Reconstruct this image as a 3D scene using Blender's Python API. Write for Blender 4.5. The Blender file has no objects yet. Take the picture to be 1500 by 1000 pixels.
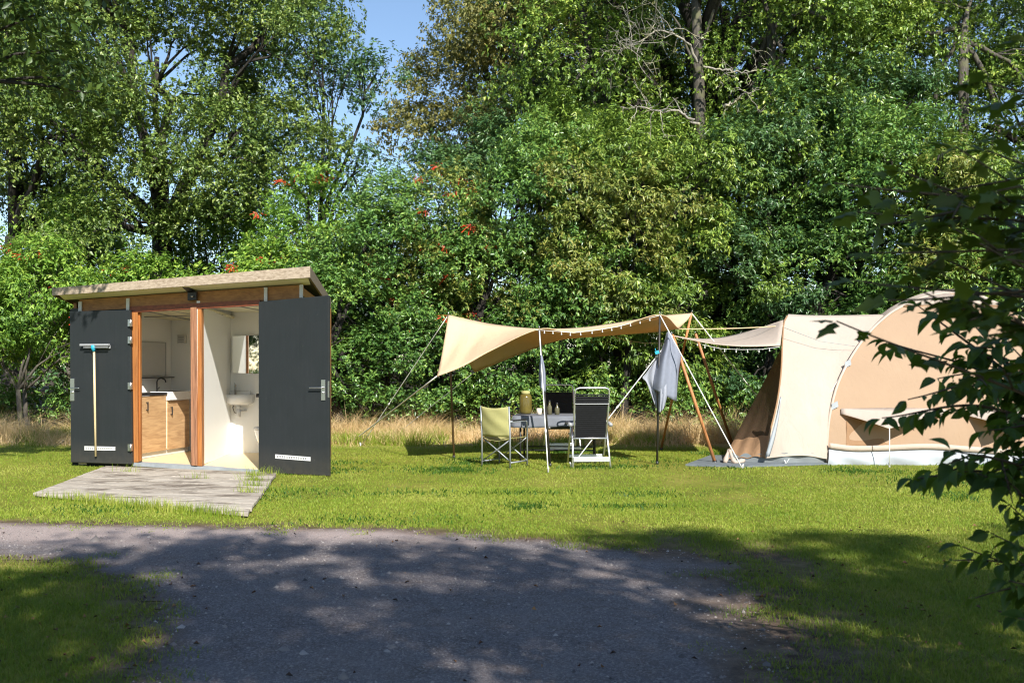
import bpy, math, random
import numpy as np
from mathutils import Vector, Matrix, noise
rad = math.radians
SC = bpy.context.scene
COL = SC.collection
F = 1458.0          # focal length in photo pixels
EYE = 1.5
HZ = 535.0
RNG = np.random.default_rng(7)
random.seed(7)

def W(px, py, Y):
    """world point seen at photo pixel (px,py) and standing Y metres off"""
    return np.array(((px - 750.0) / F * Y, Y, EYE - (py - HZ) / F * Y))
def GY(py):         # distance of the ground at picture row py
    return EYE * F / (py - HZ)
def G(px, py, z=0.0):
    return W(px, py, (EYE - z) * F / (py - HZ))

# ---------------------------------------------------------------- objects
def tag(o, label=None, cat=None, group=None, kind=None):
    if label: o['label'] = label
    if cat: o['category'] = cat
    if group: o['group'] = group
    if kind: o['kind'] = kind
    return o
def thing(name, label, cat, loc=(0, 0, 0), group=None):
    o = bpy.data.objects.new(name, None)
    o.empty_display_size = 0.2
    COL.objects.link(o)
    o.location = tuple(float(v) for v in loc)
    return tag(o, label, cat, group)
def origin(o):
    v = Vector((0, 0, 0))
    while o is not None:
        v += o.location
        o = o.parent
    return np.array(v)
def link_mesh(name, me, mats, parent=None, loc=None):
    o = bpy.data.objects.new(name, me)
    COL.objects.link(o)
    for m in (mats if isinstance(mats, (list, tuple)) else [mats]):
        me.materials.append(m)
    if parent is not None:
        o.parent = parent
    if loc is not None:
        o.location = tuple(float(v) for v in loc)
    return o
def np_mesh(name, V, faces_flat, sizes, smooth=False, matidx=None):
    me = bpy.data.meshes.new(name)
    V = np.ascontiguousarray(V, dtype=np.float32)
    faces_flat = np.ascontiguousarray(faces_flat, dtype=np.int32).ravel()
    sizes = np.ascontiguousarray(sizes, dtype=np.int32)
    me.vertices.add(len(V)); me.vertices.foreach_set('co', V.ravel())
    me.loops.add(len(faces_flat)); me.loops.foreach_set('vertex_index', faces_flat)
    me.polygons.add(len(sizes))
    st = np.zeros(len(sizes), dtype=np.int32); st[1:] = np.cumsum(sizes)[:-1]
    me.polygons.foreach_set('loop_start', st)
    if smooth:
        me.polygons.foreach_set('use_smooth', np.ones(len(sizes), dtype=bool))
    if matidx is not None:
        me.polygons.foreach_set('material_index', np.asarray(matidx, dtype=np.int32))
    me.update(calc_edges=True)
    me.validate()
    return me

class MB:
    """collects simple solids, then links them as one mesh"""
    def __init__(s): s.v = []; s.f = []; s.sm = []; s.mi = []; s.m = 0
    def add(s, vs, fs, smooth=False):
        b = len(s.v)
        s.v += [tuple(float(c) for c in v) for v in vs]
        for f in fs:
            s.f.append(tuple(b + i for i in f)); s.sm.append(smooth); s.mi.append(s.m)
        return s
    def hexa(s, a, b):
        """solid between quad a and quad b (same winding)"""
        return s.add(list(a) + list(b), [(0, 1, 2, 3), (7, 6, 5, 4), (0, 4, 5, 1), (1, 5, 6, 2), (2, 6, 7, 3), (3, 7, 4, 0)])
    def box(s, lo, hi):
        x0, y0, z0 = lo; x1, y1, z1 = hi
        return s.hexa([(x0, y0, z0), (x1, y0, z0), (x1, y1, z0), (x0, y1, z0)], [(x0, y0, z1), (x1, y0, z1), (x1, y1, z1), (x0, y1, z1)])
    def bar(s, p, q, w, h, up=(0, 0, 1)):
        p = Vector(p); q = Vector(q); d = (q - p).normalized()
        u = Vector(up)
        if abs(d.dot(u)) > .95: u = Vector((0, 1, 0))
        a = d.cross(u).normalized() * w / 2; c = a.cross(d).normalized() * h / 2
        k = [(-1, -1), (1, -1), (1, 1), (-1, 1)]
        return s.hexa([p + a * i + c * j for i, j in k], [q + a * i + c * j for i, j in k])
    def tube(s, pts, r, n=8, caps=True):
        pts = [Vector(tuple(float(c) for c in p)) for p in pts]
        rs = r if isinstance(r, (list, tuple, np.ndarray)) else [r] * len(pts)
        b = []; prev = None; vs = []; fs = []
        for i, p in enumerate(pts):
            d = (pts[min(i + 1, len(pts) - 1)] - pts[max(i - 1, 0)])
            d = d.normalized() if d.length > 1e-9 else Vector((0, 0, 1))
            if prev is None:
                u = Vector((0, 0, 1)) if abs(d.z) < .9 else Vector((1, 0, 0))
            else:
                u = prev
            a = d.cross(u)
            if a.length < 1e-6: a = d.cross(Vector((0.3, 0.8, 0.2)))
            a.normalize(); c = a.cross(d).normalized(); prev = c
            for k in range(n):
                t = 2 * math.pi * k / n
                vs.append(p + (a * math.cos(t) + c * math.sin(t)) * float(rs[i]))
        for i in range(len(pts) - 1):
            for k in range(n):
                k2 = (k + 1) % n
                fs.append((i * n + k, i * n + k2, (i + 1) * n + k2, (i + 1) * n + k))
        if caps:
            fs.append(tuple(range(n - 1, -1, -1))); fs.append(tuple((len(pts) - 1) * n + k for k in range(n)))
        return s.add(vs, fs, True)
    def lathe(s, prof, c, n=20, sx=1, sy=1):
        vs = []; fs = []
        for r, z in prof:
            for k in range(n):
                t = 2 * math.pi * k / n
                vs.append((c[0] + r * sx * math.cos(t), c[1] + r * sy * math.sin(t), c[2] + z))
        m = len(prof)
        for i in range(m - 1):
            for k in range(n):
                k2 = (k + 1) % n
                fs.append((i * n + k, i * n + k2, (i + 1) * n + k2, (i + 1) * n + k))
        fs.append(tuple(range(n - 1, -1, -1))); fs.append(tuple((m - 1) * n + k for k in range(n)))
        return s.add(vs, fs, True)
    def grid(s, P, smooth=True, closed=False):
        P = np.asarray(P); r, c = P.shape[:2]
        fs = [(i * c + j, i * c + j + 1, (i + 1) * c + j + 1, (i + 1) * c + j) for i in range(r - 1) for j in range(c - 1)]
        return s.add(P.reshape(-1, 3), fs, smooth)
    def build(s, name, mat, parent=None, loc=None, bevel=0, thick=0, sub=0, local=False):
        """parent: parts are stored relative to the thing's base; loc: base of a one-mesh thing"""
        off = np.zeros(3) if local else origin(parent) if parent is not None else (np.array(loc, dtype=float) if loc is not None else np.zeros(3))
        V = np.array(s.v, dtype=np.float64) - off
        flat = [i for f in s.f for i in f]
        me = np_mesh(name, V, flat, [len(f) for f in s.f], matidx=s.mi)
        me.polygons.foreach_set('use_smooth', s.sm)
        o = link_mesh(name, me, mat, parent, None if parent is not None else loc)
        if thick:
            m = o.modifiers.new('solid', 'SOLIDIFY'); m.thickness = thick; m.offset = 0
        if sub:
            m = o.modifiers.new('sub', 'SUBSURF'); m.levels = m.render_levels = sub
        if bevel:
            m = o.modifiers.new('bev', 'BEVEL'); m.width = bevel; m.segments = 2; m.limit_method = 'ANGLE'; m.angle_limit = rad(50)
            m.harden_normals = False
        return o
def part(name, mb, mat, parent, **k): return mb.build(name, mat, parent, **k)

def catmull(P, n):
    """P: (k,...) control rows -> n samples through all of them"""
    P = np.asarray(P, dtype=float); k = len(P)
    E = np.concatenate([[2 * P[0] - P[1]], P, [2 * P[-1] - P[-2]]])
    out = []
    for t in np.linspace(0, k - 1, n):
        i = min(int(t), k - 2); u = t - i
        a, b, c, d = E[i], E[i + 1], E[i + 2], E[i + 3]
        out.append(.5 * ((2 * b) + (c - a) * u + (2 * a - 5 * b + 4 * c - d) * u * u + (3 * b - a - 3 * c + d) * u ** 3))
    return np.array(out)

# ---------------------------------------------------------------- materials
def srgb(r, g, b):
    f = lambda c: (c / 255 / 12.92) if c / 255 <= .04045 else ((c / 255 + .055) / 1.055) ** 2.4
    return (f(r), f(g), f(b), 1)
class NT:
    def __init__(s, name):
        s.mat = bpy.data.materials.new(name); s.mat.use_nodes = True
        s.t = s.mat.node_tree; s.t.nodes.clear()
        s.out = s.n('ShaderNodeOutputMaterial')
    def n(s, typ, ins=None, **props):
        nd = s.t.nodes.new(typ)
        for k, v in props.items(): setattr(nd, k, v)
        for k, v in (ins or {}).items():
            if isinstance(v, bpy.types.NodeSocket): s.t.links.new(v, nd.inputs[k])
            else: nd.inputs[k].default_value = v
        return nd
    def coord(s, scale=(1, 1, 1), rot=(0, 0, 0), which='Object'):
        tc = s.n('ShaderNodeTexCoord')
        return s.n('ShaderNodeMapping', {'Vector': tc.outputs[which], 'Scale': scale, 'Rotation': rot}).outputs[0]
    def noise(s, vec, scale=5, detail=4, rough=.5, dist=0):
        return s.n('ShaderNodeTexNoise', {'Vector': vec, 'Scale': scale, 'Detail': detail, 'Roughness': rough, 'Distortion': dist}).outputs[0]
    def ramp(s, fac, stops):
        r = s.n('ShaderNodeValToRGB', {'Fac': fac}); e = r.color_ramp.elements
        while len(e) < len(stops): e.new(.5)
        for i, (p, c) in enumerate(stops):
            e[i].position = p; e[i].color = c if len(c) == 4 else (*c, 1)
        return r.outputs[0]
    def mix(s, fac, a, b, blend='MIX'):
        m = s.n('ShaderNodeMix', data_type='RGBA', blend_type=blend)
        for sock, v in ((m.inputs[0], fac), (m.inputs[6], a), (m.inputs[7], b)):
            if isinstance(v, bpy.types.NodeSocket): s.t.links.new(v, sock)
            else: sock.default_value = v
        return m.outputs[2]
    def math(s, op, a, b=0.0, clamp=False):
        m = s.n('ShaderNodeMath', operation=op, use_clamp=clamp)
        for i, v in enumerate((a, b)):
            if isinstance(v, bpy.types.NodeSocket): s.t.links.new(v, m.inputs[i])
            else: m.inputs[i].default_value = v
        return m.outputs[0]
    def bump(s, h, strength=.3, dist=.01):
        return s.n('ShaderNodeBump', {'Height': h, 'Strength': strength, 'Distance': dist}).outputs[0]
    def bsdf(s, color, rough=.6, normal=None, spec=.5, metal=0.0, **kw):
        ins = {'Base Color': color, 'Roughness': rough, 'Specular IOR Level': spec, 'Metallic': metal}
        if normal is not None: ins['Normal'] = normal
        ins.update(kw)
        return s.n('ShaderNodeBsdfPrincipled', ins).outputs[0]
    def done(s, sh):
        s.t.links.new(sh, s.out.inputs['Surface']); return s.mat
    def mixsh(s, fac, a, b):
        m = s.n('ShaderNodeMixShader')
        for sock, v in ((m.inputs[0], fac), (m.inputs[1], a), (m.inputs[2], b)):
            if isinstance(v, bpy.types.NodeSocket): s.t.links.new(v, sock)
            else: sock.default_value = v
        return m.outputs[0]

M = {}
def simple(name, col, rough=.6, spec=.5, metal=0.0, var=.06, nscale=12, bump=0.0, bscale=60, tr=None):
    t = NT(name); v = t.coord()
    n = t.noise(v, nscale, 5)
    c = t.mix(n, tuple(min(1, x * (1 - var * 2)) for x in col[:3]) + (1,), tuple(min(1, x * (1 + var * 2)) for x in col[:3]) + (1,))
    nm = t.bump(t.noise(v, bscale, 3), bump, .004) if bump else None
    sh = t.bsdf(c, rough, nm, spec, metal)
    if tr:
        ins = {'Color': tr[1]}
        if nm is not None: ins['Normal'] = nm
        sh = t.mixsh(tr[0], sh, t.n('ShaderNodeBsdfTranslucent', ins).outputs[0])
    M[name] = t.done(sh)
    return M[name]
def dusty_paint(name, col):
    """dark board paint with faint streaks and splashed dust along the bottom"""
    t = NT(name); v = t.coord()
    z = t.n('ShaderNodeSeparateXYZ', {'Vector': v}).outputs[2]
    c = t.mix(t.noise(t.coord((14, 14, .5)), 3, 5), tuple(x * .82 for x in col[:3]) + (1,), tuple(x * 1.2 for x in col[:3]) + (1,))
    f = t.math('MULTIPLY', t.math('MULTIPLY', t.math('SUBTRACT', .42, z, True), 1.5, True), t.noise(v, 9, 6, .7), True)
    c = t.mix(t.math('MULTIPLY', f, .5), c, srgb(118, 108, 92))
    c = t.mix(t.ramp(t.noise(v, 30, 6, .75), [(.62, (0, 0, 0)), (.74, (.22, .22, .22))]), c, srgb(120, 120, 116))
    M[name] = t.done(t.bsdf(c, t.ramp(t.noise(v, 4, 4), [(.3, (.4, .4, .4)), (.7, (.62, .62, .62))]), t.bump(t.noise(t.coord((60, 60, 2)), 5, 4), .06, .004), .35))

def wood(name, dark, light, rot=0.0, scale=(1.2, 26, 26), rough=.6, bump=.25, weather=None):
    t = NT(name); v = t.coord(scale, (0, 0, rot))
    n = t.noise(v, 1.6, 6, .6, .6)
    w = t.noise(t.coord((.6, 3, 3), (0, 0, rot)), 1.3, 3)
    c = t.ramp(n, [(.3, dark), (.62, light)])
    c = t.mix(t.math('MULTIPLY', w, .35), c, tuple(x * .7 for x in light[:3]) + (1,))
    if weather:
        c = t.mix(t.ramp(t.noise(t.coord((1.2, 2.5, 2.5), (0, 0, rot)), 2.2, 6, .65), [(.50, (0, 0, 0)), (.64, (.85, .85, .85))]), c, weather)
        isl = t.n('ShaderNodeNewGeometry').outputs['Random Per Island']
        c = t.mix(1.0, c, t.ramp(isl, [(0, (.72, .70, .68)), (.5, (.9, .9, .9)), (1, (1, 1, 1))]), 'MULTIPLY')
    M[name] = t.done(t.bsdf(c, rough, t.bump(n, bump, .004)))
    return M[name]

def leafmat(name, cols, rough=.38, tr=.22, trcol=(.22, .32, .05, 1), spec=.5, gain=1.5):
    """cols: dark .. light leaf colours picked leaf by leaf and drifting from bough to bough"""
    t = NT(name)
    isl = t.n('ShaderNodeNewGeometry').outputs['Random Per Island']
    drift = t.noise(t.coord(), .55, 2)
    f = t.math('ADD', t.math('MULTIPLY', isl, .6), t.math('MULTIPLY', t.math('SUBTRACT', drift, .3), .9), True)
    cols = [tuple(min(1, x * gain) for x in k[:3]) + (1,) for k in cols]
    c = t.ramp(f, [(i / (len(cols) - 1) * .98, k) for i, k in enumerate(cols)])
    tc = t.mix(.55, c, trcol)
    p = t.bsdf(c, rough, None, spec)
    M[name] = t.done(t.mixsh(tr, p, t.n('ShaderNodeBsdfTranslucent', {'Color': tc}).outputs[0]))
    return M[name]

def bark(name, dark, light, lichen=None):
    t = NT(name); v = t.coord((9, 9, 2.2))
    n = t.noise(v, 2.2, 6, .65, .4)
    c = t.ramp(n, [(.32, dark), (.68, light)])
    if lichen:
        c = t.mix(t.ramp(t.noise(t.coord(), 3.5, 5, .6), [(.52, (0, 0, 0)), (.66, (1, 1, 1))]), c, lichen)
    M[name] = t.done(t.bsdf(c, .85, t.bump(n, .7, .03)))

dusty_paint('anthracite', srgb(37, 41, 43))
simple('white_panel', (.90, .90, .88, 1), .45, var=.015, nscale=2)
simple('cream_panel', (.82, .78, .56, 1), .6, var=.03, nscale=2)
simple('floor_vinyl', srgb(226, 205, 165), .5, var=.05, nscale=9)
simple('ceramic', (.88, .88, .87, 1), .12, var=.01)
simple('steel', (.62, .62, .62, 1), .32, metal=1.0, var=.04)
simple('chrome', (.55, .55, .56, 1), .15, metal=1.0, var=.02)
simple('black_plastic', (.018, .018, .02, 1), .4, var=.1)
simple('black_metal', (.02, .02, .022, 1), .45, var=.1)
simple('grey_plastic', srgb(150, 152, 155), .5, var=.06)
simple('white_plastic', (.62, .62, .61, 1), .45, var=.03)
simple('blue_plastic', srgb(40, 160, 190), .4, var=.05)
simple('roof_felt', (.05, .05, .05, 1), .9, var=.2)
simple('concrete_sill', srgb(150, 155, 160), .8, var=.18, nscale=8, bump=.2)
simple('aluminium', (.78, .79, .82, 1), .38, metal=.85, var=.05)
simple('grey_tube', srgb(150, 155, 160), .4, metal=.3, var=.06)
simple('mirror_glass', (.9, .9, .9, 1), .02, metal=1.0, var=.005)
simple('rope_white', (.78, .78, .74, 1), .8, var=.08, nscale=60)
simple('rope_beige', srgb(200, 180, 140), .8, var=.1, nscale=60)
simple('olive_fabric', srgb(186, 182, 122), .8, var=.07, nscale=8, bump=.2, bscale=300, tr=(.25, srgb(190, 185, 90)))
simple('black_fabric', (.010, .0105, .013, 1), .6, .25, var=.2, nscale=20, bump=.2, bscale=200)
simple('cloth_grey', srgb(104, 108, 116), .75, var=.1, nscale=5, bump=.2, bscale=40)
simple('towel_blue', srgb(142, 148, 164), .95, var=.06, nscale=20, bump=.6, bscale=160, tr=(.2, srgb(165, 170, 185)))
simple('towel_white', srgb(166, 170, 182), .95, var=.05, nscale=20, bump=.6, bscale=160, tr=(.2, srgb(200, 205, 215)))
simple('mat_grey', srgb(104, 112, 116), .8, var=.15, nscale=6, bump=.3, bscale=30)
simple('pvc_grey', srgb(160, 166, 172), .55, var=.1, nscale=4, bump=.3, bscale=9)
simple('pvc_dark', srgb(120, 126, 128), .55, var=.1, nscale=4, bump=.3, bscale=9)
simple('berry', srgb(186, 54, 24), .4, var=.4, nscale=3)
simple('paper_cup', srgb(225, 215, 195), .6)
simple('jar_olive', srgb(98, 88, 42), .2, var=.3, nscale=9)
simple('bottle_clear', srgb(95, 92, 70), .12, var=.2)
simple('pole_dark', (.03, .028, .026, 1), .5, var=.2)
simple('pole_brown', srgb(92, 72, 44), .55, var=.2)
simple('black_gap', (.01, .01, .01, 1), .9)
simple('dry_blossom', srgb(110, 60, 40), .9)

def canvas(name, col, trc, tr, wr=.25):
    t = NT(name); v = t.coord()
    weave = t.noise(t.coord((1, 1, 1)), 420, 2)
    big = t.noise(v, 1.1, 4, .55, .5)
    c = t.mix(t.noise(v, 2.2, 5), tuple(x * .9 for x in col[:3]) + (1,), tuple(min(1, x * 1.06) for x in col[:3]) + (1,))
    nm = t.bump(t.math('ADD', t.math('ADD', t.math('MULTIPLY', weave, .03), big), t.math('MULTIPLY', t.noise(t.coord((3, 3, .8)), 2.2, 5, .6, .8), .5)), wr * 1.6, .06)
    p = t.bsdf(c, .85, nm, .2)
    M[name] = t.done(t.mixsh(tr, p, t.n('ShaderNodeBsdfTranslucent', {'Color': trc, 'Normal': nm}).outputs[0]))
canvas('canvas_tan', srgb(228, 203, 168), srgb(225, 165, 85), .28)
canvas('canvas_cream', srgb(204, 192, 178), srgb(225, 190, 150), .3, .3)
canvas('canvas_sand', srgb(180, 154, 128), srgb(210, 160, 110), .25, .18)
canvas('canvas_brown', srgb(160, 128, 98), srgb(170, 120, 80), .2, .35)
t = NT('insect_net')
w1 = t.noise(t.coord(), 260, 1)
p = t.bsdf(srgb(88, 70, 54), .7, None, .3)
M['insect_net'] = t.done(t.mixsh(t.math('MULTIPLY', t.math('GREATER_THAN', w1, .5), .28), p, t.n('ShaderNodeBsdfTransparent', {'Color': (1, 1, 1, 1)}).outputs[0]))

YAW = math.atan2(-.67, 2.031)
wood('wood_frame', srgb(122, 70, 36), srgb(188, 124, 68), scale=(26, 26, 1.2), rough=.45)
wood('wood_lintel', srgb(92, 44, 26), srgb(140, 74, 44), -YAW, (1.2, 26, 26), .5)
wood('wood_post_worn', srgb(92, 60, 42), srgb(172, 122, 90), scale=(30, 30, 1.6), rough=.7)
wood('wood_cladding', srgb(126, 84, 46), srgb(172, 122, 72), -YAW, (.9, 14, 14), .6)
wood('wood_fascia', srgb(128, 110, 90), srgb(186, 170, 150), -YAW, (.5, 30, 30), .75, .4)
wood('wood_rake', srgb(84, 74, 62), srgb(128, 116, 100), 1.5, (1.2, 22, 22), .75, .4)
wood('wood_deck', srgb(132, 120, 106), srgb(206, 196, 180), -math.atan2(-1.56, 2.85), (1.0, 20, 20), .8, .5, weather=srgb(92, 78, 64))
wood('wood_oak', srgb(164, 126, 88), srgb(206, 170, 126), 1.5, (2.0, 2.0, 16), .5, .1)
wood('wood_pole', srgb(142, 88, 50), srgb(196, 136, 86), scale=(30, 30, 2), rough=.55)
wood('wood_handle', srgb(205, 178, 130), srgb(232, 210, 168), scale=(40, 40, 2), rough=.55, bump=.1)
bark('bark_dark', (.009, .0075, .006), (.036, .03, .023))
bark('bark_grey', (.03, .026, .02), (.12, .105, .085), (.10, .10, .05, 1))
bark('bark_pale', (.16, .145, .12), (.40, .37, .32), (.40, .38, .22, 1))
bark('bark_red', (.05, .035, .025), (.14, .10, .07))

leafmat('leaf_oak', [srgb(48, 70, 30), srgb(76, 98, 42), srgb(108, 126, 56), srgb(146, 152, 78)], gain=1.3, tr=.18)
leafmat('leaf_laurel', [srgb(44, 76, 36), srgb(66, 98, 46), srgb(94, 124, 56), srgb(140, 158, 74)], rough=.30, tr=.2)
leafmat('leaf_cherry', [srgb(54, 80, 32), srgb(82, 108, 42), srgb(114, 138, 54), srgb(160, 168, 76)], rough=.36, gain=1.3)
leafmat('leaf_cherry_red', [srgb(60, 80, 36), srgb(90, 106, 46), srgb(118, 122, 56), srgb(134, 124, 62)], rough=.40)
leafmat('leaf_maple', [srgb(58, 90, 36), srgb(86, 120, 44), srgb(118, 148, 56), srgb(162, 172, 72)], rough=.45, tr=.35)
leafmat('leaf_blue', [srgb(42, 70, 44), srgb(60, 92, 54), srgb(84, 116, 64), srgb(118, 142, 78)], rough=.34, gain=1.12)
leafmat('leaf_brown', [srgb(76, 84, 44), srgb(102, 104, 54), srgb(126, 120, 62), srgb(150, 138, 76)], rough=.5)
leafmat('leaf_dark', [srgb(32, 50, 22), srgb(46, 66, 28), srgb(64, 86, 36), srgb(90, 108, 48)], rough=.45)
leafmat('leaf_elm', [srgb(36, 54, 20), srgb(46, 68, 24), srgb(58, 82, 28), srgb(74, 98, 34)], rough=.42, tr=.42, trcol=(.26, .38, .03, 1), gain=1.7)
leafmat('leaf_shade_maple', [srgb(50, 66, 20), srgb(66, 84, 24), srgb(84, 104, 30), srgb(108, 124, 40)], rough=.5, tr=.35, trcol=(.20, .28, .02, 1), gain=1.0)
leafmat('leaf_yellow', [srgb(150, 120, 20), srgb(190, 150, 30), srgb(170, 90, 30)], rough=.5, trcol=(.5, .35, .03, 1))
# ---------------------------------------------------------------- camera, light, sky
cam = bpy.data.cameras.new('camera'); co = bpy.data.objects.new('camera', cam); COL.objects.link(co)
cam.sensor_width = 36; cam.lens = F / 1500 * 36; cam.shift_y = (HZ - 500) / 1500
co.location = (0, 0, EYE); co.rotation_euler = (rad(90), 0, 0)
cam.clip_end = 2000; cam.clip_start = .05
cam.dof.use_dof = True; cam.dof.focus_distance = 17.0; cam.dof.aperture_fstop = 5.2
SC.camera = co
SUN_D = Vector((-.37, 1.0, -.82)).normalized()
sl = bpy.data.lights.new('sun', 'SUN'); so = bpy.data.objects.new('sun', sl); COL.objects.link(so)
sl.energy = 5.0; sl.angle = rad(.5); sl.color = (1, .95, .87)
so.rotation_euler = SUN_D.to_track_quat('-Z', 'Y').to_euler(); so.location = (8, -20, 20)
wd = bpy.data.worlds.new('World'); SC.world = wd; wd.use_nodes = True
nt = wd.node_tree; nt.nodes.clear()
sky = nt.nodes.new('ShaderNodeTexSky'); sky.sky_type = 'NISHITA'; sky.sun_disc = False
sky.sun_elevation = math.asin(-SUN_D.z); sky.sun_rotation = math.atan2(-SUN_D.x, -SUN_D.y)
sky.air_density = 1.0; sky.dust_density = .3; sky.ozone_density = 2.2
bg = nt.nodes.new('ShaderNodeBackground'); bg.inputs[1].default_value = .11
wo = nt.nodes.new('ShaderNodeOutputWorld')
nt.links.new(sky.outputs[0], bg.inputs[0]); nt.links.new(bg.outputs[0], wo.inputs[0])
SC.view_settings.view_transform = 'Standard'; SC.view_settings.look = 'None'
SC.view_settings.exposure = 0.72; SC.view_settings.gamma = 1.0
try: SC.view_settings.use_curve_mapping = False
except Exception: pass
cy = SC.cycles
cy.use_denoising = True; cy.filter_width = 1.15
cy.max_bounces = 8; cy.diffuse_bounces = 4; cy.glossy_bounces = 3; cy.transmission_bounces = 4; cy.transparent_max_bounces = 8
cy.caustics_reflective = False; cy.caustics_refractive = False
cy.sample_clamp_indirect = 6.0

# ---------------------------------------------------------------- ground, path, grass
path_px = [(-260, 758), (0, 765), (200, 769), (420, 772), (600, 775), (700, 783), (760, 790), (850, 795), (930, 801), (1000, 805), (1045, 812), (1062, 830), (1088, 856), (1110, 880),
           (1132, 925), (1150, 975), (1165, 1040), (1190, 1200), (1190, 1900), (120, 1900), (150, 1200), (176, 1020), (200, 965), (216, 925), (224, 895), (212, 872), (180, 855), (130, 838), (70, 827), (0, 821), (-260, 812)]
pp = []
for i, a in enumerate(path_px):
    b = path_px[(i + 1) % len(path_px)]
    A = G(*a); B = G(*b); n = max(1, int(np.linalg.norm(B - A) / .05)); n = min(n, 200)
    for k in range(n):
        p = A + (B - A) * k / n
        w = noise.noise(Vector((p[0] * 1.4, p[1] * 1.4, 3))) * (.34 if p[0] > 1.3 and p[1] < 8.2 else .12) + noise.noise(Vector((p[0] * 3.7, p[1] * 3.7, 5))) * .08 + noise.noise(Vector((p[0] * 9, p[1] * 9, 9))) * .05
        pp.append((p[0] + w, p[1] + w * .8))
PATH = np.array(pp)
def inside(P, poly):
    x, y = P[:, 0], P[:, 1]; r = np.zeros(len(P), bool)
    x0, y0 = poly[:, 0], poly[:, 1]; x1, y1 = np.roll(x0, -1), np.roll(y0, -1)
    for a, b, c, d in zip(x0, y0, x1, y1):
        if b == d: continue
        m = ((b > y) != (d > y))
        r ^= m & (x < (c - a) * (y - b) / (d - b) + a)
    return r
def dist_poly(P, poly):
    q = poly[::3]; out = np.full(len(P), 9e9)
    for i in range(0, len(P), 4000):
        s = P[i:i + 4000]
        out[i:i + 4000] = np.sqrt(((s[:, None, :] - q[None]) ** 2).sum(2).min(1))
    return out
def vnoise(P, s, z=0.0):
    return np.array([noise.noise(Vector((float(a) * s, float(b) * s, z))) for a, b in P])
xs = np.concatenate([[-500, -120, -50, -28, -18], np.arange(-13, 13.01, .14), [18, 28, 50, 120, 500]])
ys = np.concatenate([[-300, -60, -25, -12, -6, -2, 1, 3], np.arange(4, 23, .14), [24, 26, 29, 34, 45, 70, 120, 300, 900]])
XX, YY = np.meshgrid(xs, ys); GV = np.stack([XX.ravel(), YY.ravel(), np.zeros(XX.size)], 1)
nx, ny = len(xs), len(ys)
I = (np.arange(ny - 1)[:, None] * nx + np.arange(nx - 1)[None]).ravel()
me = np_mesh('ground', GV, np.stack([I, I + 1, I + nx + 1, I + nx], 1), np.full(len(I), 4))
core = (np.abs(GV[:, 0]) < 14) & (GV[:, 1] > 3.5) & (GV[:, 1] < 24)
dirt = np.zeros(len(GV)); idx = np.where(core)[0]
dd = dist_poly(GV[idx, :2], PATH)
width = np.where(GV[idx, 0] > 1.2, 1.0, .34)
nz = vnoise(GV[idx, :2], 1.7) * .5 + vnoise(GV[idx, :2], 5.0, 4) * .25
dirt[idx] = np.clip(1.15 - dd / width + nz * .9, 0, 1)
def back_edge(x):      # where the mown lawn stops and the rough strip begins
    return np.where(x < -6, 18.6, np.where(x < 0, 18.2 + .0 * x, 18.0))
soil = np.clip((GV[:, 1] - 20.0) / 1.2, 0, 1); dry = np.clip((GV[:, 1] - 17.9) / .8, 0, 1)
for nm, arr in (('dirt', dirt), ('soil', soil), ('dry', dry)):
    me.attributes.new(nm, 'FLOAT', 'POINT').data.foreach_set('value', arr.astype(np.float32))
t = NT('lawn_soil'); v = t.coord()
a = t.noise(v, 1.1, 5, .6); b = t.noise(v, 14, 5, .65); c3 = t.noise(v, 90, 3, .6)
green = t.ramp(a, [(.3, srgb(100, 108, 36)), (.5, srgb(128, 130, 48)), (.7, srgb(150, 144, 66))])
green = t.mix(t.ramp(b, [(.35, (0, 0, 0)), (.7, (.55, .55, .55))]), green, srgb(74, 78, 30))
brown = t.ramp(t.noise(v, 7, 6, .7), [(.3, srgb(58, 46, 38)), (.55, srgb(100, 84, 70)), (.75, srgb(136, 116, 98))])
at = lambda nme: t.n('ShaderNodeAttribute', attribute_name=nme).outputs['Fac']
col = t.mix(at('dry'), green, t.ramp(b, [(.3, srgb(134, 116, 72)), (.7, srgb(206, 180, 124))]))
col = t.mix(at('soil'), col, t.ramp(b, [(.3, srgb(36, 30, 20)), (.7, srgb(84, 70, 48))]))
col = t.mix(at('dirt'), col, brown)
M['lawn_soil'] = t.done(t.bsdf(col, .9, t.bump(t.math('ADD', b, t.math('MULTIPLY', c3, .4)), .8, .03), .2))
ground = link_mesh('ground', me, M['lawn_soil']); ground['kind'] = 'structure'

t = NT('gravel'); v = t.coord()
vo = t.n('ShaderNodeTexVoronoi', {'Vector': v, 'Scale': 95.0}); vf = t.n('ShaderNodeTexVoronoi', {'Vector': v, 'Scale': 210.0})
big = t.noise(v, .8, 5, .6); mid = t.noise(v, 5, 6, .7)
tone = t.ramp(big, [(.3, srgb(98, 93, 96)), (.55, srgb(117, 110, 110)), (.75, srgb(134, 118, 110))])
tone = t.mix(t.ramp(mid, [(.45, (0, 0, 0)), (.72, (.7, .7, .7))]), tone, srgb(92, 78, 70))
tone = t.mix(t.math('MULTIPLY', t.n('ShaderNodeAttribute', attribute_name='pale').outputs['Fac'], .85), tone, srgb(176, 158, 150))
st = t.n('ShaderNodeSeparateColor', {'Color': vo.outputs['Color']}).outputs[0]
tone = t.mix(t.ramp(st, [(.55, (0, 0, 0)), (.95, (.65, .65, .65))]), tone, srgb(158, 150, 147))
st2 = t.n('ShaderNodeSeparateColor', {'Color': vf.outputs['Color']}).outputs[1]
tone = t.mix(t.ramp(st2, [(.5, (0, 0, 0)), (1, (.6, .6, .6))]), tone, srgb(66, 62, 63))
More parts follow.
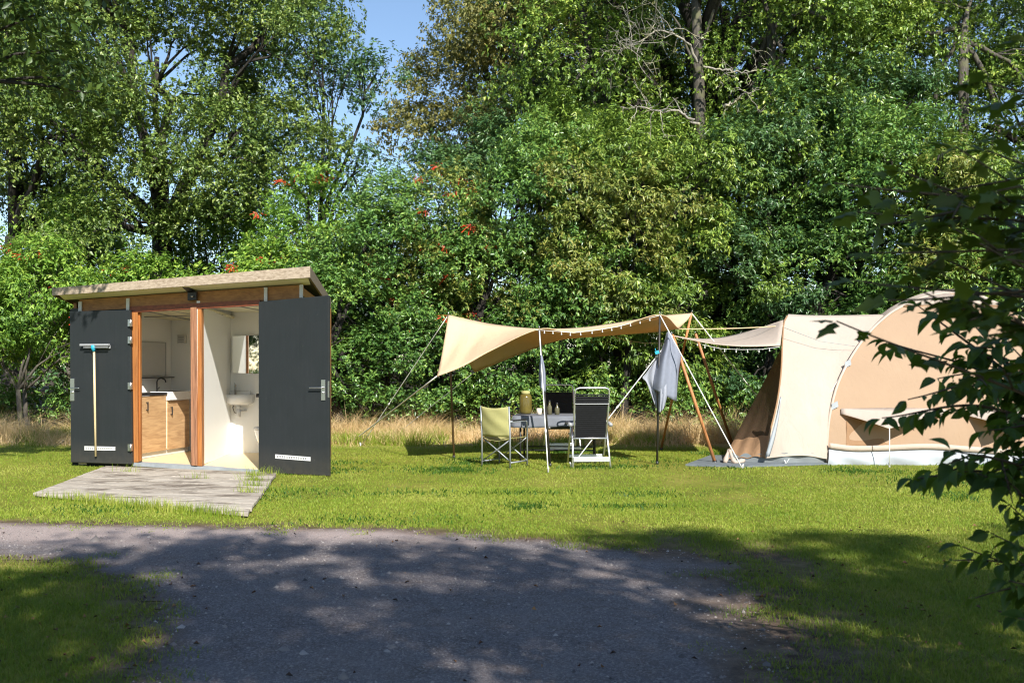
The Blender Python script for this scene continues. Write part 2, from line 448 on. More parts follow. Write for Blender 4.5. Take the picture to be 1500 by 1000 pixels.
tone = t.mix(t.n('ShaderNodeAttribute', attribute_name='edge').outputs['Fac'], tone, t.ramp(t.noise(v, 7, 6, .7), [(.3, srgb(58, 46, 38)), (.55, srgb(100, 84, 70)), (.75, srgb(136, 116, 98))]))
h = t.math('ADD', t.math('MULTIPLY', vo.outputs['Distance'], -1.0), t.math('MULTIPLY', mid, 1.2))
M['gravel'] = t.done(t.bsdf(tone, .88, t.bump(h, .55, .012), .3))
gx = np.arange(-7.4, 4.6, .07); gy = np.arange(1.5, 10.2, .07); nx, ny = len(gx), len(gy)
XX, YY = np.meshgrid(gx, gy); PV = np.stack([XX.ravel(), YY.ravel()], 1)
I = (np.arange(ny - 1)[:, None] * nx + np.arange(nx - 1)[None]).ravel()
I = I[inside(PV[I] + .035, PATH)]
Q = np.stack([I, I + 1, I + nx + 1, I + nx], 1); used, inv = np.unique(Q, return_inverse=True); PV = PV[used]
me = np_mesh('gravel_path', np.concatenate([PV, np.full((len(PV), 1), .004)], 1), inv.reshape(-1), np.full(len(I), 4))
pd_ = dist_poly(PV, PATH); pw = np.where((PV[:, 0] > 1.0) & (PV[:, 1] < 8.4), .55, .22)
edge = np.clip(1.15 - pd_ / pw + vnoise(PV, 1.7) * .5 + vnoise(PV, 5.0, 4) * .25, 0, 1)
me.attributes.new('edge', 'FLOAT', 'POINT').data.foreach_set('value', edge.astype(np.float32))
pale = np.clip((PV[:, 1] - 8.15) / .7 + vnoise(PV, 1.2, 30) * .7 - np.maximum(0, PV[:, 0] + 1.2) * .35, 0, 1)  # gravel colour lightened along the far strip to brighten its sunlit edge
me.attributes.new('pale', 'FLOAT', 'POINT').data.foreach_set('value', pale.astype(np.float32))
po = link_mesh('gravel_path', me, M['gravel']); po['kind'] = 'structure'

DECK = np.array([G(155, 682, .05), G(405, 692, .05), G(362, 752, .05), G(48, 722, .05)])   # back left, back right, front right, front left
CAB = np.array([(-6.62, 14.95), (-2.87, 13.72), (-2.95, 16.2), (-6.5, 17.0)])
MATP = np.array([G(1004, 682.5)[:2], G(1085, 685)[:2], G(1235, 680)[:2], G(1235, 668)[:2], G(1040, 669)[:2]])
TENTP = np.array([(3.8, 15.2), (9.5, 15.1), (9.5, 19), (3.8, 19)])

def blades(name, P, h, w, mat, lean=.5, seed=1, label=None):
    r = np.random.default_rng(seed); n = len(P)
    az = r.uniform(0, 2 * np.pi, n); a2 = r.uniform(0, 2 * np.pi, n)
    side = np.stack([np.cos(az), np.sin(az), np.zeros(n)], 1) * (w / 2)[:, None]
    ln = np.abs(r.normal(0, lean, n)) * h
    off = np.stack([np.cos(a2) * ln, np.sin(a2) * ln, h], 1)
    B = np.concatenate([P, np.zeros((n, 1))], 1) if P.shape[1] == 2 else P
    mid = B + off * np.array([.35, .35, .6])
    V = np.stack([B - side, B + side, mid + side * .7, mid - side * .7, B + off], 1).reshape(-1, 3)
    k = np.arange(n)[:, None] * 5
    fl = np.concatenate([k + 0, k + 1, k + 2, k + 3, k + 3, k + 2, k + 4], 1)
    me = np_mesh(name, V, fl, np.tile([4, 3], n))
    o = link_mesh(name, me, mat); o['kind'] = 'stuff'
    return o
def grassmat(name, cols, trc, sc=1.1):
    t = NT(name); isl = t.n('ShaderNodeNewGeometry').outputs['Random Per Island']
    d = t.noise(t.coord(), sc, 4, .6)
    f = t.math('ADD', t.math('MULTIPLY', isl, .45), t.math('MULTIPLY', t.math('SUBTRACT', d, .22), 1.0), True)
    c = t.ramp(f, [(i / (len(cols) - 1), k) for i, k in enumerate(cols)])
    M[name] = t.done(t.mixsh(.4, t.bsdf(c, .5, None, .3), t.n('ShaderNodeBsdfTranslucent', {'Color': t.mix(.5, c, trc)}).outputs[0]))
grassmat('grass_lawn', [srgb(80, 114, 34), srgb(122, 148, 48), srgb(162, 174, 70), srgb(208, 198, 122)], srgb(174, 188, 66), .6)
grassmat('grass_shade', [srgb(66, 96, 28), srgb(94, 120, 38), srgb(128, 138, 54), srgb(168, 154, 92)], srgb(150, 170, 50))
grassmat('grass_dry', [srgb(150, 152, 80), srgb(214, 188, 134), srgb(236, 210, 164), srgb(246, 228, 194)], srgb(225, 195, 140), .8)
def scatter(x0, x1, y0, y1, dens, seed):
    r = np.random.default_rng(seed); n = int((x1 - x0) * (y1 - y0) * dens)
    P = np.stack([r.uniform(x0, x1, n), r.uniform(y0, y1, n)], 1)
    return P[np.abs(P[:, 0]) < P[:, 1] * .535 + 1.9]
def keep_lawn(P, seed):
    r = np.random.default_rng(seed)
    ip = inside(P, PATH); m = ~inside(P, DECK[:, :2]) & ~inside(P, CAB) & ~inside(P, MATP) & ~inside(P, TENTP)
    d = np.full(len(P), 9.0); near = (P[:, 1] < 10.5)
    d[near] = dist_poly(P[near], PATH)
    q = np.where(P[:, 0] > 1.2, .9, .34)
    lump = vnoise(P, 2.6, 7)
    prob = np.where(ip, np.clip(.40 - d * 1.7 + lump * .9, 0, .5) * (d < .6), np.clip(.25 + d / q * .8 + lump * .9, .04, 1) * np.clip(1.35 - 2.2 * np.maximum(0, vnoise(P, .62, 20)), .25, 1))
    return P[m & (r.uniform(0, 1, len(P)) < prob)]
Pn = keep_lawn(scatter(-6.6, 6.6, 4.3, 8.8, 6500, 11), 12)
Pf = keep_lawn(np.concatenate([scatter(-8.5, 8.5, 8.8, 12.2, 3600, 13), scatter(-12, 11, 12.2, 19.6, 1500, 14)]), 15)
def hfield(P, lo, hi, seed):
    r = np.random.default_rng(seed)
    return (lo + (hi - lo) * r.beta(2, 3, len(P))) * (1 + .5 * vnoise(P, 1.3, 2))
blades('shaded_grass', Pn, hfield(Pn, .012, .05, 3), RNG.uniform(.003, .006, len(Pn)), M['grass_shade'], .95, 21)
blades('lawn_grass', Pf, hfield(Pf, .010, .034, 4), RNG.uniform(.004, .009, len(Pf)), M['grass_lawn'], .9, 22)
# rough strip of dry grass under the hedge
Pd = np.concatenate([scatter(-13, 12, 18.3, 22.0, 780, 31)])
Pd = Pd[~inside(Pd, CAB) & ~inside(Pd, TENTP)]
dl = vnoise(Pd, .9, 5)
Pd = Pd[np.random.default_rng(5).uniform(0, 1, len(Pd)) < np.clip(.5 + dl + (Pd[:, 1] - 18.8) * .5, .05, 1)]
hd = hfield(Pd, .06, .72, 6) * np.clip(.82 + 1.1 * vnoise(Pd, .75, 12), .2, 1.5) * np.clip((Pd[:, 1] - 17.9) / 1.6, .25, 1)
blades('dry_grass', Pd, hd, RNG.uniform(.006, .014, len(Pd)), M['grass_dry'], 1.7, 32)
Pw = scatter(-13, 12, 18.0, 21.3, 700, 33); Pw = Pw[(vnoise(Pw, .7, 8) > .08) & ~inside(Pw, CAB) & ~inside(Pw, TENTP)]
blades('rough_green_grass', Pw, hfield(Pw, .08, .34, 7), RNG.uniform(.007, .014, len(Pw)), M['grass_lawn'], .9, 34)
# clover and plantain patches in the lawn
r = np.random.default_rng(91); cs = np.stack([r.uniform(-7, 8, 46), r.uniform(9.2, 17.5, 46)], 1)
Pc = np.concatenate([k + r.normal(0, 1, (260, 2)) * np.array([r.uniform(.15, .5), r.uniform(.10, .3)]) for k in cs]); Pc = keep_lawn(Pc, 92); Pc = Pc[~inside(Pc, PATH)]
grassmat('clover', [srgb(44, 78, 24), srgb(62, 100, 32), srgb(84, 120, 40)], srgb(90, 130, 40))
blades('clover', Pc, r.uniform(.015, .05, len(Pc)), r.uniform(.010, .020, len(Pc)), M['clover'], .9, 93)
# tufts along the deck's front edge and between its boards
r = np.random.default_rng(77)
q = np.concatenate([DECK[3, :2] + (DECK[2, :2] - DECK[3, :2]) * np.abs(u)[:, None] + r.normal(0, .03, (len(u), 2)) + np.array([0, -.04]) for u in [r.beta(2.2, 1.8, 1500)]] +
                   [np.stack([r.uniform(0, .9, 260) * .16 + b0, r.normal(0, .02, 260) + b1], 1) for b0, b1 in [(0, 0)]][:0])
blades('deck_edge_grass', q, r.uniform(.04, .16, len(q)), r.uniform(.004, .008, len(q)), M['grass_lawn'], .4, 35)
dk = []
for u, vv, k in [(.90, .12, 90), (.92, .27, 90), (.93, .42, 80), (.95, .58, 70), (.62, .3, 30), (.22, .2, 45), (.97, .04, 60)]:
    c = (DECK[0] * (1 - u) + DECK[1] * u) * (1 - vv) + (DECK[3] * (1 - u) + DECK[2] * u) * vv
    e = (DECK[1] - DECK[0]) / np.linalg.norm(DECK[1] - DECK[0])
    dk.append(c + e * r.normal(0, .11, (k, 1)) + r.normal(0, .012, (k, 3)) * np.array([1, 1, 0]))
dk = np.concatenate(dk)
blades('deck_gap_grass', dk, r.uniform(.03, .14, len(dk)), r.uniform(.004, .007, len(dk)), M['grass_lawn'], .6, 36)

# loose stones on the path, fallen leaves
def pebbles(name, P, s, mat, seed):
    r = np.random.default_rng(seed); n = len(P)
    base = np.array([(1, 0, 0), (0, 1, 0), (-1, 0, 0), (0, -1, 0), (0, 0, .8), (.6, .6, .45), (-.6, -.55, .4)])[:5]
    V = base[None] * s[:, None, None] * r.uniform(.6, 1.25, (n, 5, 1))
    a = r.uniform(0, 6.28, n); ca, sa = np.cos(a), np.sin(a)
    V = np.stack([V[..., 0] * ca[:, None] - V[..., 1] * sa[:, None], V[..., 0] * sa[:, None] + V[..., 1] * ca[:, None], V[..., 2]], 2)
    V = (V + np.concatenate([P, np.full((n, 1), .004)], 1)[:, None]).reshape(-1, 3)
    k = np.arange(n)[:, None, None] * 5
    T = np.array([(0, 1, 4), (1, 2, 4), (2, 3, 4), (3, 0, 4)])[None] + k
    me = np_mesh(name, V, T.reshape(-1), np.full(n * 4, 3))
    o = link_mesh(name, me, mat); o['kind'] = 'stuff'; return o
t = NT('stone_chips'); isl = t.n('ShaderNodeNewGeometry').outputs['Random Per Island']
M['stone_chips'] = t.done(t.bsdf(t.ramp(isl, [(0, srgb(70, 66, 66)), (.4, srgb(120, 112, 108)), (.8, srgb(140, 132, 126)), (1, srgb(168, 160, 154))]), .8))
Pp = scatter(-6, 5, 4.4, 10.2, 420, 41); Pp = Pp[inside(Pp, PATH)]
pebbles('gravel_stones', Pp, (np.random.default_rng(3).gamma(2.0, .0017, len(Pp)) + .0018) * np.where(np.random.default_rng(4).uniform(0, 1, len(Pp)) < .02, 2.6, 1), M['stone_chips'], 42)
t = NT('leaf_litter'); isl = t.n('ShaderNodeNewGeometry').outputs['Random Per Island']
M['leaf_litter'] = t.done(t.bsdf(t.ramp(isl, [(0, srgb(40, 28, 20)), (.5, srgb(92, 62, 40)), (1, srgb(150, 112, 72))]), .8))
def flat_leaves(name, P, L, mat, seed):
    r = np.random.default_rng(seed); n = len(P); a = r.uniform(0, 6.28, n)
    d = np.stack([np.cos(a), np.sin(a), r.normal(0, .25, n)], 1) * L[:, None]; s = np.stack([-np.sin(a), np.cos(a), r.normal(0, .4, n)], 1) * (L * .32)[:, None]
    B = np.concatenate([P, np.full((n, 1), .012)], 1); up = np.array([0, 0, .012])
    V = np.stack([B - d * .5, B + s + up, B + d * .5, B - s + up], 1).reshape(-1, 3); V[:, 2] = np.maximum(V[:, 2], .006)
    k = np.arange(n)[:, None] * 4
    me = np_mesh(name, V, np.concatenate([k, k + 1, k + 2, k, k + 2, k + 3], 1), np.full(n * 2, 3))
    o = link_mesh(name, me, mat); o['kind'] = 'stuff'; return o
Pl = np.concatenate([scatter(-5.5, 5, 4.4, 9.6, 3, 43), scatter(1.4, 4, 5.0, 9, 14, 44), scatter(-3.6, -1.8, 4.5, 7.2, 14, 45)])
flat_leaves('fallen_leaves', Pl, np.random.default_rng(9).uniform(.015, .045, len(Pl)), M['leaf_litter'], 46)
# ---------------------------------------------------------------- foliage
def unit(a): return a / np.maximum(np.linalg.norm(a, axis=-1, keepdims=True), 1e-9)
def leaf_mesh(name, base, d, nrm, L, wid, fold=.18, sag=.12, shape='diamond'):
    """leaves that start at base, run along d, face nrm"""
    s = unit(np.cross(d, nrm)); n = unit(np.cross(s, d)); N = len(base)
    L = L[:, None]; w = L * wid / 2
    if shape == 'diamond':
        V = np.stack([base, base + d * L * .45 + s * w + n * w * fold * 2, base + d * L - n * L * sag, base + d * L * .45 - s * w + n * w * fold * 2], 1)
        k = np.arange(N)[:, None] * 4
        fl = np.concatenate([k, k + 1, k + 2, k, k + 2, k + 3], 1); sz = np.full(N * 2, 3)
    elif shape == 'oval':
        rows = [(.0, .0), (.10, .40), (.27, .84), (.47, 1.0), (.66, .84), (.84, .44), (1.0, .0)]
        P = []
        for a, b in rows:
            c = base + d * L * a - n * L * sag * 2 * (a - .15) ** 2
            if b == 0: P.append(c)
            else: P += [c - s * w * b + n * w * b * fold * 2, c, c + s * w * b + n * w * b * fold * 2]
        m = len(rows) - 2; V = np.stack(P, 1); k = np.arange(N)[:, None] * (3 * m + 2)
        F_ = [(0, 2, 1), (0, 3, 2)]
        for q in range(m - 1):
            o = 1 + 3 * q; F_ += [(o, o + 1, o + 4, o + 3), (o + 1, o + 2, o + 5, o + 4)]
        o = 1 + 3 * (m - 1); F_ += [(o, o + 1, o + 3), (o + 1, o + 2, o + 3)]
        fl = np.concatenate([k + i for f in F_ for i in f], 1); sz = np.tile([len(f) for f in F_], N)
    else:   # maple: five pointed lobes
        out = [(-.02, .06), (.05, .42), (.30, .30), (.42, .62), (.58, .30), (1.0, .0)]
        R = [(a, b) for a, b in out]; Lf = [(a, -b) for a, b in out[-2::-1]]
        ring = R + Lf
        P = [base + d * L * .32]
        for a, b in ring:
            P.append(base + d * L * a + s * L * wid * b - n * L * sag * (abs(b) + a * a * .6))
        V = np.stack(P, 1); m = len(ring); k = np.arange(N)[:, None] * (m + 1)
        fl = np.concatenate([np.concatenate([k, k + 1 + i, k + 1 + (i + 1) % m], 1) for i in range(m)], 1); sz = np.full(N * m, 3)
    return np_mesh(name, V.reshape(-1, 3), fl, sz, smooth=shape != 'diamond')

def crown_tips(lobes, nclump, tips, crad, r, inner=.18):
    """twig tips gathered into boughs over the lobes' shells; returns points and outward directions"""
    vol = np.array([l[3] * l[4] * l[5] for l in lobes]) ** .67; vol /= vol.sum()
    C = []; O = []
    for l, v in zip(lobes, vol):
        n = max(3, int(nclump * v)); dv = unit(r.normal(0, 1, (n, 3)))
        dv[:, 2] = np.where(dv[:, 2] < -.55, -dv[:, 2], dv[:, 2])
        q = np.where(r.uniform(0, 1, n) < inner, r.uniform(.3, .8, n), r.uniform(.80, 1.06, n))[:, None]
        C.append(np.array(l[:3]) + dv * q * np.array(l[3:6])); O.append(unit(dv / np.array(l[3:6])))
    C = np.concatenate(C); O = np.concatenate(O)
    k = r.poisson(tips, len(C)) + 4
    id_ = np.repeat(np.arange(len(C)), k); size = crad * r.uniform(.6, 1.35, len(C))
    g = r.normal(0, 1, (len(id_), 3)) * np.array([1, 1, .62])
    g = g / np.maximum(1, np.linalg.norm(g, axis=1, keepdims=True) / 1.7)
    P = C[id_] + g * size[id_][:, None] * .62
    out = unit(unit(g) * .75 + O[id_] * .7 + np.array([0, 0, .25]))
    return P, out, C
def foliage(name, P, out, k, L, wid, droop, mat, r, parent, shape='diamond', fold=.18, spread=.9):
    n = len(P); rep = np.repeat(np.arange(n), k); N = len(rep)
    d0 = out[rep]; rnd = unit(r.normal(0, 1, (N, 3)))
    rad_ = unit(rnd - (rnd * d0).sum(1, keepdims=True) * d0)
    d = unit(d0 * .55 + rad_ * spread + np.array([0, 0, -droop]))
    base = P[rep] + d0 * (r.uniform(-1, .2, N) * L * 1.3)[:, None]
    up = unit(np.array([0, 0, 1.0]) + d0 * .7 + r.normal(0, .7, (N, 3)))
    Ls = L * r.uniform(.6, 1.25, N)
    me = leaf_mesh(name, base, d, up, Ls, wid, fold, .15, shape)
    return link_mesh(name, me, mat, parent)
def limb(mb, a, b, r0, r1, rng, n=6, wob=.12, sides=7):
    a = np.array(a, float); b = np.array(b, float); L = np.linalg.norm(b - a)
    P = [a + (b - a) * t + (rng.normal(0, 1, 3) * wob * L * .25 * math.sin(math.pi * t) if 0 < t < 1 else 0) + np.array([0, 0, .10 * L * math.sin(math.pi * t)]) for t in np.linspace(0, 1, n)]
    mb.tube(P, list(np.linspace(r0, r1, n)), sides); return P
def tree(name, label, loc, lobes, nclump, tips, k, L, wid, droop, mat, bk, trunk, seed, group=None, crad=.6, shape='diamond', berries=None, nlimb=None, cat='tree', stems=1, fullrim=True):
    """lobes: (x,y,z,rx,ry,rz) about the base; trunk: (radius, height of fork)"""
    r = np.random.default_rng(seed)
    root = thing(name, label, cat, loc, group)
    P, out, C = crown_tips(lobes, nclump, tips, crad, r)
    m = MB(); tr, th = trunk; cen = np.array(lobes[0][:3])
    for s in range(stems):
        off = np.array([0, 0, 0.]) if stems == 1 else np.array([r.normal(0, .5), r.normal(0, .3), 0])
        top = np.array([cen[0] * .5, cen[1] * .5, th]) + off * 1.6
        pts = [off + np.array([0, 0, -.15]), off + (top - off) * .08 + np.array([0, 0, .02]), off + (top - off) * .4 + r.normal(0, tr * .3, 3) * [1, 1, 0], top]
        m.tube(pts, [tr * 1.35, tr * 1.05, tr * .9, tr * .75], 10)
        for l in lobes:
            lp = np.array(l[:3]) + r.normal(0, .2, 3)
            j = limb(m, top - [0, 0, r.uniform(0, .2) * th * .3], lp, tr * .5, tr * .2, r, 6)
            near = C[np.argsort(((C - l[:3]) ** 2).sum(1))[:max(3, (nlimb or 40) // len(lobes))]]
            for c in near[::max(1, stems)]:
                limb(m, j[r.integers(2, 5)], c, tr * .16, .012, r, 4, sides=5)
    part('trunk', m, bk, root, local=True)
    foliage('crown', P, out, k, L, wid, droop, mat, r, root, shape)
    if berries is not None:
        sel = P[np.argsort(P[:, 1] + r.normal(0, .4, len(P)))[:int(len(P) * .5)]]
        cl = sel[r.choice(len(sel), berries)]
        ico = [(0, 0, 1), (.9, 0, .2), (.28, .85, .2), (-.73, .53, .2), (-.73, -.53, .2), (.28, -.85, .2), (0, 0, -1)]
        fc = [(0, i, i % 5 + 1) for i in range(1, 6)] + [(6, i % 5 + 1, i) for i in range(1, 6)]
        for c in cl:
            fl = []; VV = [c + np.array([0, -.03, .05])]
            for _ in range(18):
                o = c + r.normal(0, 1, 3) * np.array([.10, .08, .055]) + [0, -.05, -.03]
                b0 = len(VV); VV += [o + np.array(v) * .0165 for v in ico]; fl += [tuple(b0 + i for i in f) for f in fc] + [(0, b0, b0 + 1)]
            me = np_mesh('berry_cluster', np.array(VV), [i for f in fl for i in f], np.full(len(fl), 3), smooth=True)
            link_mesh('berry_cluster', me, M['berry'], root)
    return root
def dup(root, loc, rotz=0, scale=1, label=None):
    c = root.copy(); COL.objects.link(c); c.location = loc; c.rotation_euler = (0, 0, rotz)
    c.scale = scale if isinstance(scale, tuple) else (scale,) * 3
    if label: c['label'] = label
    for ch in list(root.children):
        d = ch.copy(); COL.objects.link(d); d.parent = c
    return c
def PX(px, Y): return ((px - 750) / F * Y, Y, 0)

# --- tall trees
t1 = tree('oak_tree', 'tall oak with a thick dark trunk rising straight behind the cabin roof', PX(237, 26.5),
     [(0, 0, 9.5, 4.2, 3.2, 3.6), (-2.6, -.6, 7.4, 2.4, 2, 2), (2.6, -1, 7.2, 2.2, 1.9, 1.8), (3.4, 0, 10.6, 2.6, 2.2, 1.7), (.4, -2.2, 6.6, 2.4, 1.4, 1.6), (-2.2, 0, 12, 3, 2.4, 2), (-.6, -1.6, 4.9, 2.2, 1.2, .9), (2.2, -1.5, 5.2, 1.7, 1.1, .8)],
     300, 78, 6, .098, .55, .25, M['leaf_oak'], M['bark_dark'], (.33, 5.0), 101, crad=.72, nlimb=70)
t2 = tree('oak_tree', 'massive forked oak with bare dark limbs in the hollow above the tarp', PX(1035, 27.5),
     [(0, 1.5, 15.5, 5, 3, 2.6), (-3.6, .5, 12.8, 2.6, 2.4, 2.2), (3.6, .8, 13.2, 2.8, 2.6, 2.4), (0, 3.2, 9, 5.2, 1.6, 4.5), (-4.6, 1.2, 9.6, 1.6, 1.6, 1.5), (4.6, 1.4, 9.8, 1.8, 1.6, 1.6), (-2.4, -1.7, 9.9, 1.3, .8, 1.0), (2.3, -1.7, 10.0, 1.3, .8, 1.0), (.2, -1.9, 11.0, 2.4, .8, .7), (-3.0, -1.5, 8.2, 1.2, .8, .8), (2.9, -1.6, 8.3, 1.3, .8, .9), (-.3, -4.8, 12.7, 4.6, 1.8, 1.8)],  # last lobe is added out of view to shade the bare limbs
     330, 46, 6, .11, .5, .3, M['leaf_dark'], M['bark_dark'], (.42, 7.2), 102, crad=.75, nlimb=46)
mb = MB(); rr = np.random.default_rng(8)
for a, b, r0, r1 in [((0, -.1, 6.0), (-3.4, -1.4, 9.2), .24, .10), ((0, -.1, 6.6), (-1.0, -.7, 12.5), .25, .15), ((.1, 0, 6.8), (1.7, -.5, 13), .27, .17), ((.9, -.2, 9.2), (2.9, -.9, 12.4), .2, .1), ((-3.2, -1.3, 9.0), (-4.0, -1.3, 12.2), .12, .05), ((1.2, -.3, 8.2), (2.8, -1.0, 9.4), .14, .05)]:
    limb(mb, a, b, r0, r1, rr, 8, .1, 9)
part('limb', mb, M['bark_dark'], t2, local=True)
t3 = tree('lime_tree', 'distant tree with a browning rounded crown beside the strip of open sky', PX(700, 35),
     [(0, 0, 10.5, 3.2, 2.5, 2.4), (-1.5, -.8, 9.3, 1.9, 1.5, 1.6), (2.2, -.5, 11.6, 2.2, 1.9, 2), (.8, -.5, 8, 2.8, 1.8, 1.6), (.4, 0, 13, 2.4, 2, 1.3)],
     170, 52, 6, .115, .55, .3, M['leaf_brown'], M['bark_grey'], (.28, 6.5), 103, crad=.7)
t4 = tree('ash_tree', 'slender open tree with see-through twigs beside the strip of open sky', PX(470, 27),
     [(0, 0, 8.6, 1.6, 1.4, 1.3), (-1.2, -.3, 7.1, 1.2, 1, .9), (1.1, -.2, 6.6, 1.1, 1, .9), (.3, 0, 5.4, 1.4, 1, .8), (-.4, 0, 10.4, 1.6, 1.2, .8), (1.6, 0, 9.4, .9, .9, .6)],
     72, 34, 6, .105, .5, .25, M['leaf_blue'], M['bark_dark'], (.12, 5.0), 104, crad=.6, nlimb=40)
t5 = tree('birch_tree', 'pale trunked tree standing among dense foliage over the dome tent', PX(1412, 26),
     [(.2, .5, 11.4, 2.6, 2.4, 2.4), (-1.8, .3, 9.6, 2, 1.8, 1.6), (2.2, 0, 9, 2.2, 2, 1.8), (1.4, .4, 6.6, 2.3, 1.6, 1.6), (-1.2, 1.4, 6.6, 2.2, 1.5, 1.8)],
     150, 40, 6, .11, .55, .3, M['leaf_cherry'], M['bark_grey'], (.16, 10.5), 105, crad=.7, nlimb=20)
dup(t1, PX(20, 31), 2.2, (1.0, 1, 1.1), 'shaded oak at the picture edge whose crown merges with its taller neighbour behind the cabin')
dup(t3, PX(905, 38), 1.3, (1.25, 1, 1.15), 'browning distant tree half hidden behind the massive forked oak')
dup(t1, PX(1230, 31), 4.0, 1.15, 'big oak with a yellowish top rising between the forked oak and the pale trunk')
dup(t5, PX(1140, 25.5), 2.4, (.9, .9, 1.0), 'leafy slender tree pressing in beside the massive forked oak')
dup(t5, PX(880, 27), 4.2, (.95, .95, 1.0), 'slender leafy tree closing the gap beside the bleached dead twigs')
dup(t2, PX(1620, 30), 1.0, 1.0, 'dark oak at the picture edge beyond the dome tent')
dup(t4, PX(360, 31), 2.0, 1.05, 'thin airy tree whose sparse twigs show blue sky behind the oak at the cabin')
dup(t3, PX(820, 33), 3.4, (1, 1, 1.12), 'brownish green tree directly behind the left of the forked oak').update_tag()
# --- rowans with red berries
r1 = tree('rowan_tree', 'rowan with red berry clusters just above the cabin roof end', PX(455, 23.2),
     [(0, 0, 5.4, 1.0, .9, .9), (-.2, -.3, 4.2, 1.3, .9, 1.0), (.6, 0, 3.4, 1.4, 1.0, .9), (.1, -.2, 2.2, 1.5, 1, 1.1)],
     58, 34, 7, .105, .42, .3, M['leaf_maple'], M['bark_grey'], (.09, 2.6), 111, crad=.5, berries=18)
r2 = tree('rowan_tree', 'rowan thick with orange red berries over the low end of the tarp', PX(652, 23),
     [(0, 0, 5.0, 1.2, 1, 1.0), (-.7, -.3, 3.8, 1.2, .9, 1.0), (.7, -.2, 3.6, 1.3, .9, 1.0), (0, -.3, 2.3, 1.9, 1, 1.2)],
     72, 34, 7, .105, .42, .3, M['leaf_cherry_red'], M['bark_grey'], (.1, 2.4), 112, crad=.5, berries=34)
# --- shrubs of the hedge
s1 = tree('laurel_shrub', 'glossy cherry laurel making the sunny wall of leaves behind the tarp', PX(780, 22.6),
     [(0, 0, 4.6, 2.0, 1.4, 1.6), (-1.3, -.3, 2.8, 1.7, 1.2, 1.7), (1.3, -.4, 2.7, 1.8, 1.2, 1.6), (.2, -.5, 1.5, 2.2, 1.1, 1.2), (-.6, -.6, .7, 2.0, .8, .6), (.5, 0, 6.0, 1.2, 1, 1.0)],
     135, 50, 7, .095, .45, .45, M['leaf_laurel'], M['bark_dark'], (.12, 2.0), 121, crad=.46, cat='shrub', stems=2)
s2 = tree('cherry_shrub', 'bird cherry with drooping yellow green leaf tufts above the recliner', PX(960, 22.8),
     [(0, 0, 5.0, 2.1, 1.4, 1.7), (-1.2, -.4, 3.2, 1.6, 1.2, 1.6), (1.2, -.4, 3.4, 1.7, 1.2, 1.5), (0, -.2, 1.7, 2.0, 1.0, 1.0), (.2, .2, .8, 1.9, .7, .6), (-.6, 0, 6.4, 1.3, 1.1, .8), (1.5, 0, 5.9, 1.1, 1, .9)],
     140, 42, 7, .125, .32, .75, M['leaf_cherry'], M['bark_dark'], (.15, 2.2), 122, crad=.46, cat='shrub', stems=2)
s3 = tree('bay_shrub', 'bluish dark green shrub shading the gap behind the wooden poles', PX(1130, 23.2),
     [(0, 0, 5.4, 2.0, 1.4, 1.9), (-1.0, -.3, 3.4, 1.5, 1.1, 1.5), (1.2, -.2, 3.4, 1.7, 1.2, 1.6), (1.0, .3, 7.2, 1.5, 1.2, 1.1), (0, 0, 1.3, 1.8, .9, .9)],
     125, 44, 7, .11, .40, .6, M['leaf_blue'], M['bark_dark'], (.16, 2.6), 123, crad=.46, cat='shrub', stems=1)
s4 = tree('berry_shrub', 'low shrub dotted with red berries beside the black cabin door', PX(50, 21.6),
     [(0, 0, 2.7, 1.5, 1.1, 1.1), (-1.1, -.2, 1.9, 1.2, 1, 1.0), (1.0, -.2, 2.0, 1.3, 1, 1.0), (.2, 0, 3.5, 1.0, .8, .7)],
     72, 44, 7, .10, .42, .4, M['leaf_maple'], M['bark_grey'], (.06, 1.0), 124, crad=.5, berries=8, cat='shrub', stems=3)
s5 = tree('cherry_shrub', 'cherry shrub with reddish brown fruit sprays among the leaves above the middle tarp pole', PX(890, 21.9),
     [(0, 0, 4.2, 1.5, 1.0, 1.4), (.9, -.1, 5.2, 1.2, .9, .9), (-.7, -.1, 3.0, 1.2, .9, 1.0), (.6, 0, 2.6, 1.3, .9, 1.0), (-.9, .1, 5.6, .9, .8, .7)],
     80, 34, 7, .115, .34, .6, M['leaf_cherry_red'], M['bark_dark'], (.10, 2.0), 125, crad=.42, cat='shrub', stems=2)
dup(s5, PX(1370, 22), 1.2, 1.0, 'reddish tinged cherry shrub over the seam of the dome tent')
dup(s1, PX(560, 22.2), .5, (1.0, 1, .82), 'leafy laurel between the two berried rowans next to the cabin')
dup(s1, PX(1290, 22.6), -.5, (1.1, 1, 1.05), 'laurel with shining leaves right behind the tent porch roof')
dup(s2, PX(1440, 22.2), .3, (1.0, 1, .9), 'drooping cherry shrub behind the dome of the tent')
dup(s2, PX(860, 24.5), .6, (1.0, 1, 1.12), 'taller cherry shrub rising behind the laurel at the tarp')
dup(s3, PX(690, 24.8), .4, (1.1, 1, .95), 'dark shrub filling the shade behind the berried rowan over the tarp')
dup(s3, PX(1240, 24.6), -.4, (1.1, 1, 1.1), 'tall dark bluish shrub between the wooden poles and the tent dome')
dup(s4, PX(385, 22.3), .7, (1.2, 1, 1.0), 'berried shrub showing over the cabin roof beside the rowan')
dup(s4, PX(325, 26.5), 2.6, (1.5, 1, 1.42), 'sunny shrub under the low boughs to one side of the oak trunk behind the cabin')
dup(s4, PX(140, 28), 4.1, (1.5, 1, 1.45), 'shrub standing farther off between the two oak trunks over the squeegee door')
dup(s4, PX(190, 23), -.6, (1.3, 1, .95), 'low shrub peeping over the middle of the cabin roof')
dup(s4, PX(-60, 22.6), 2.0, (1.2, 1, 1.15), 'sunny shrub at the very edge of the lawn beyond the cabin')
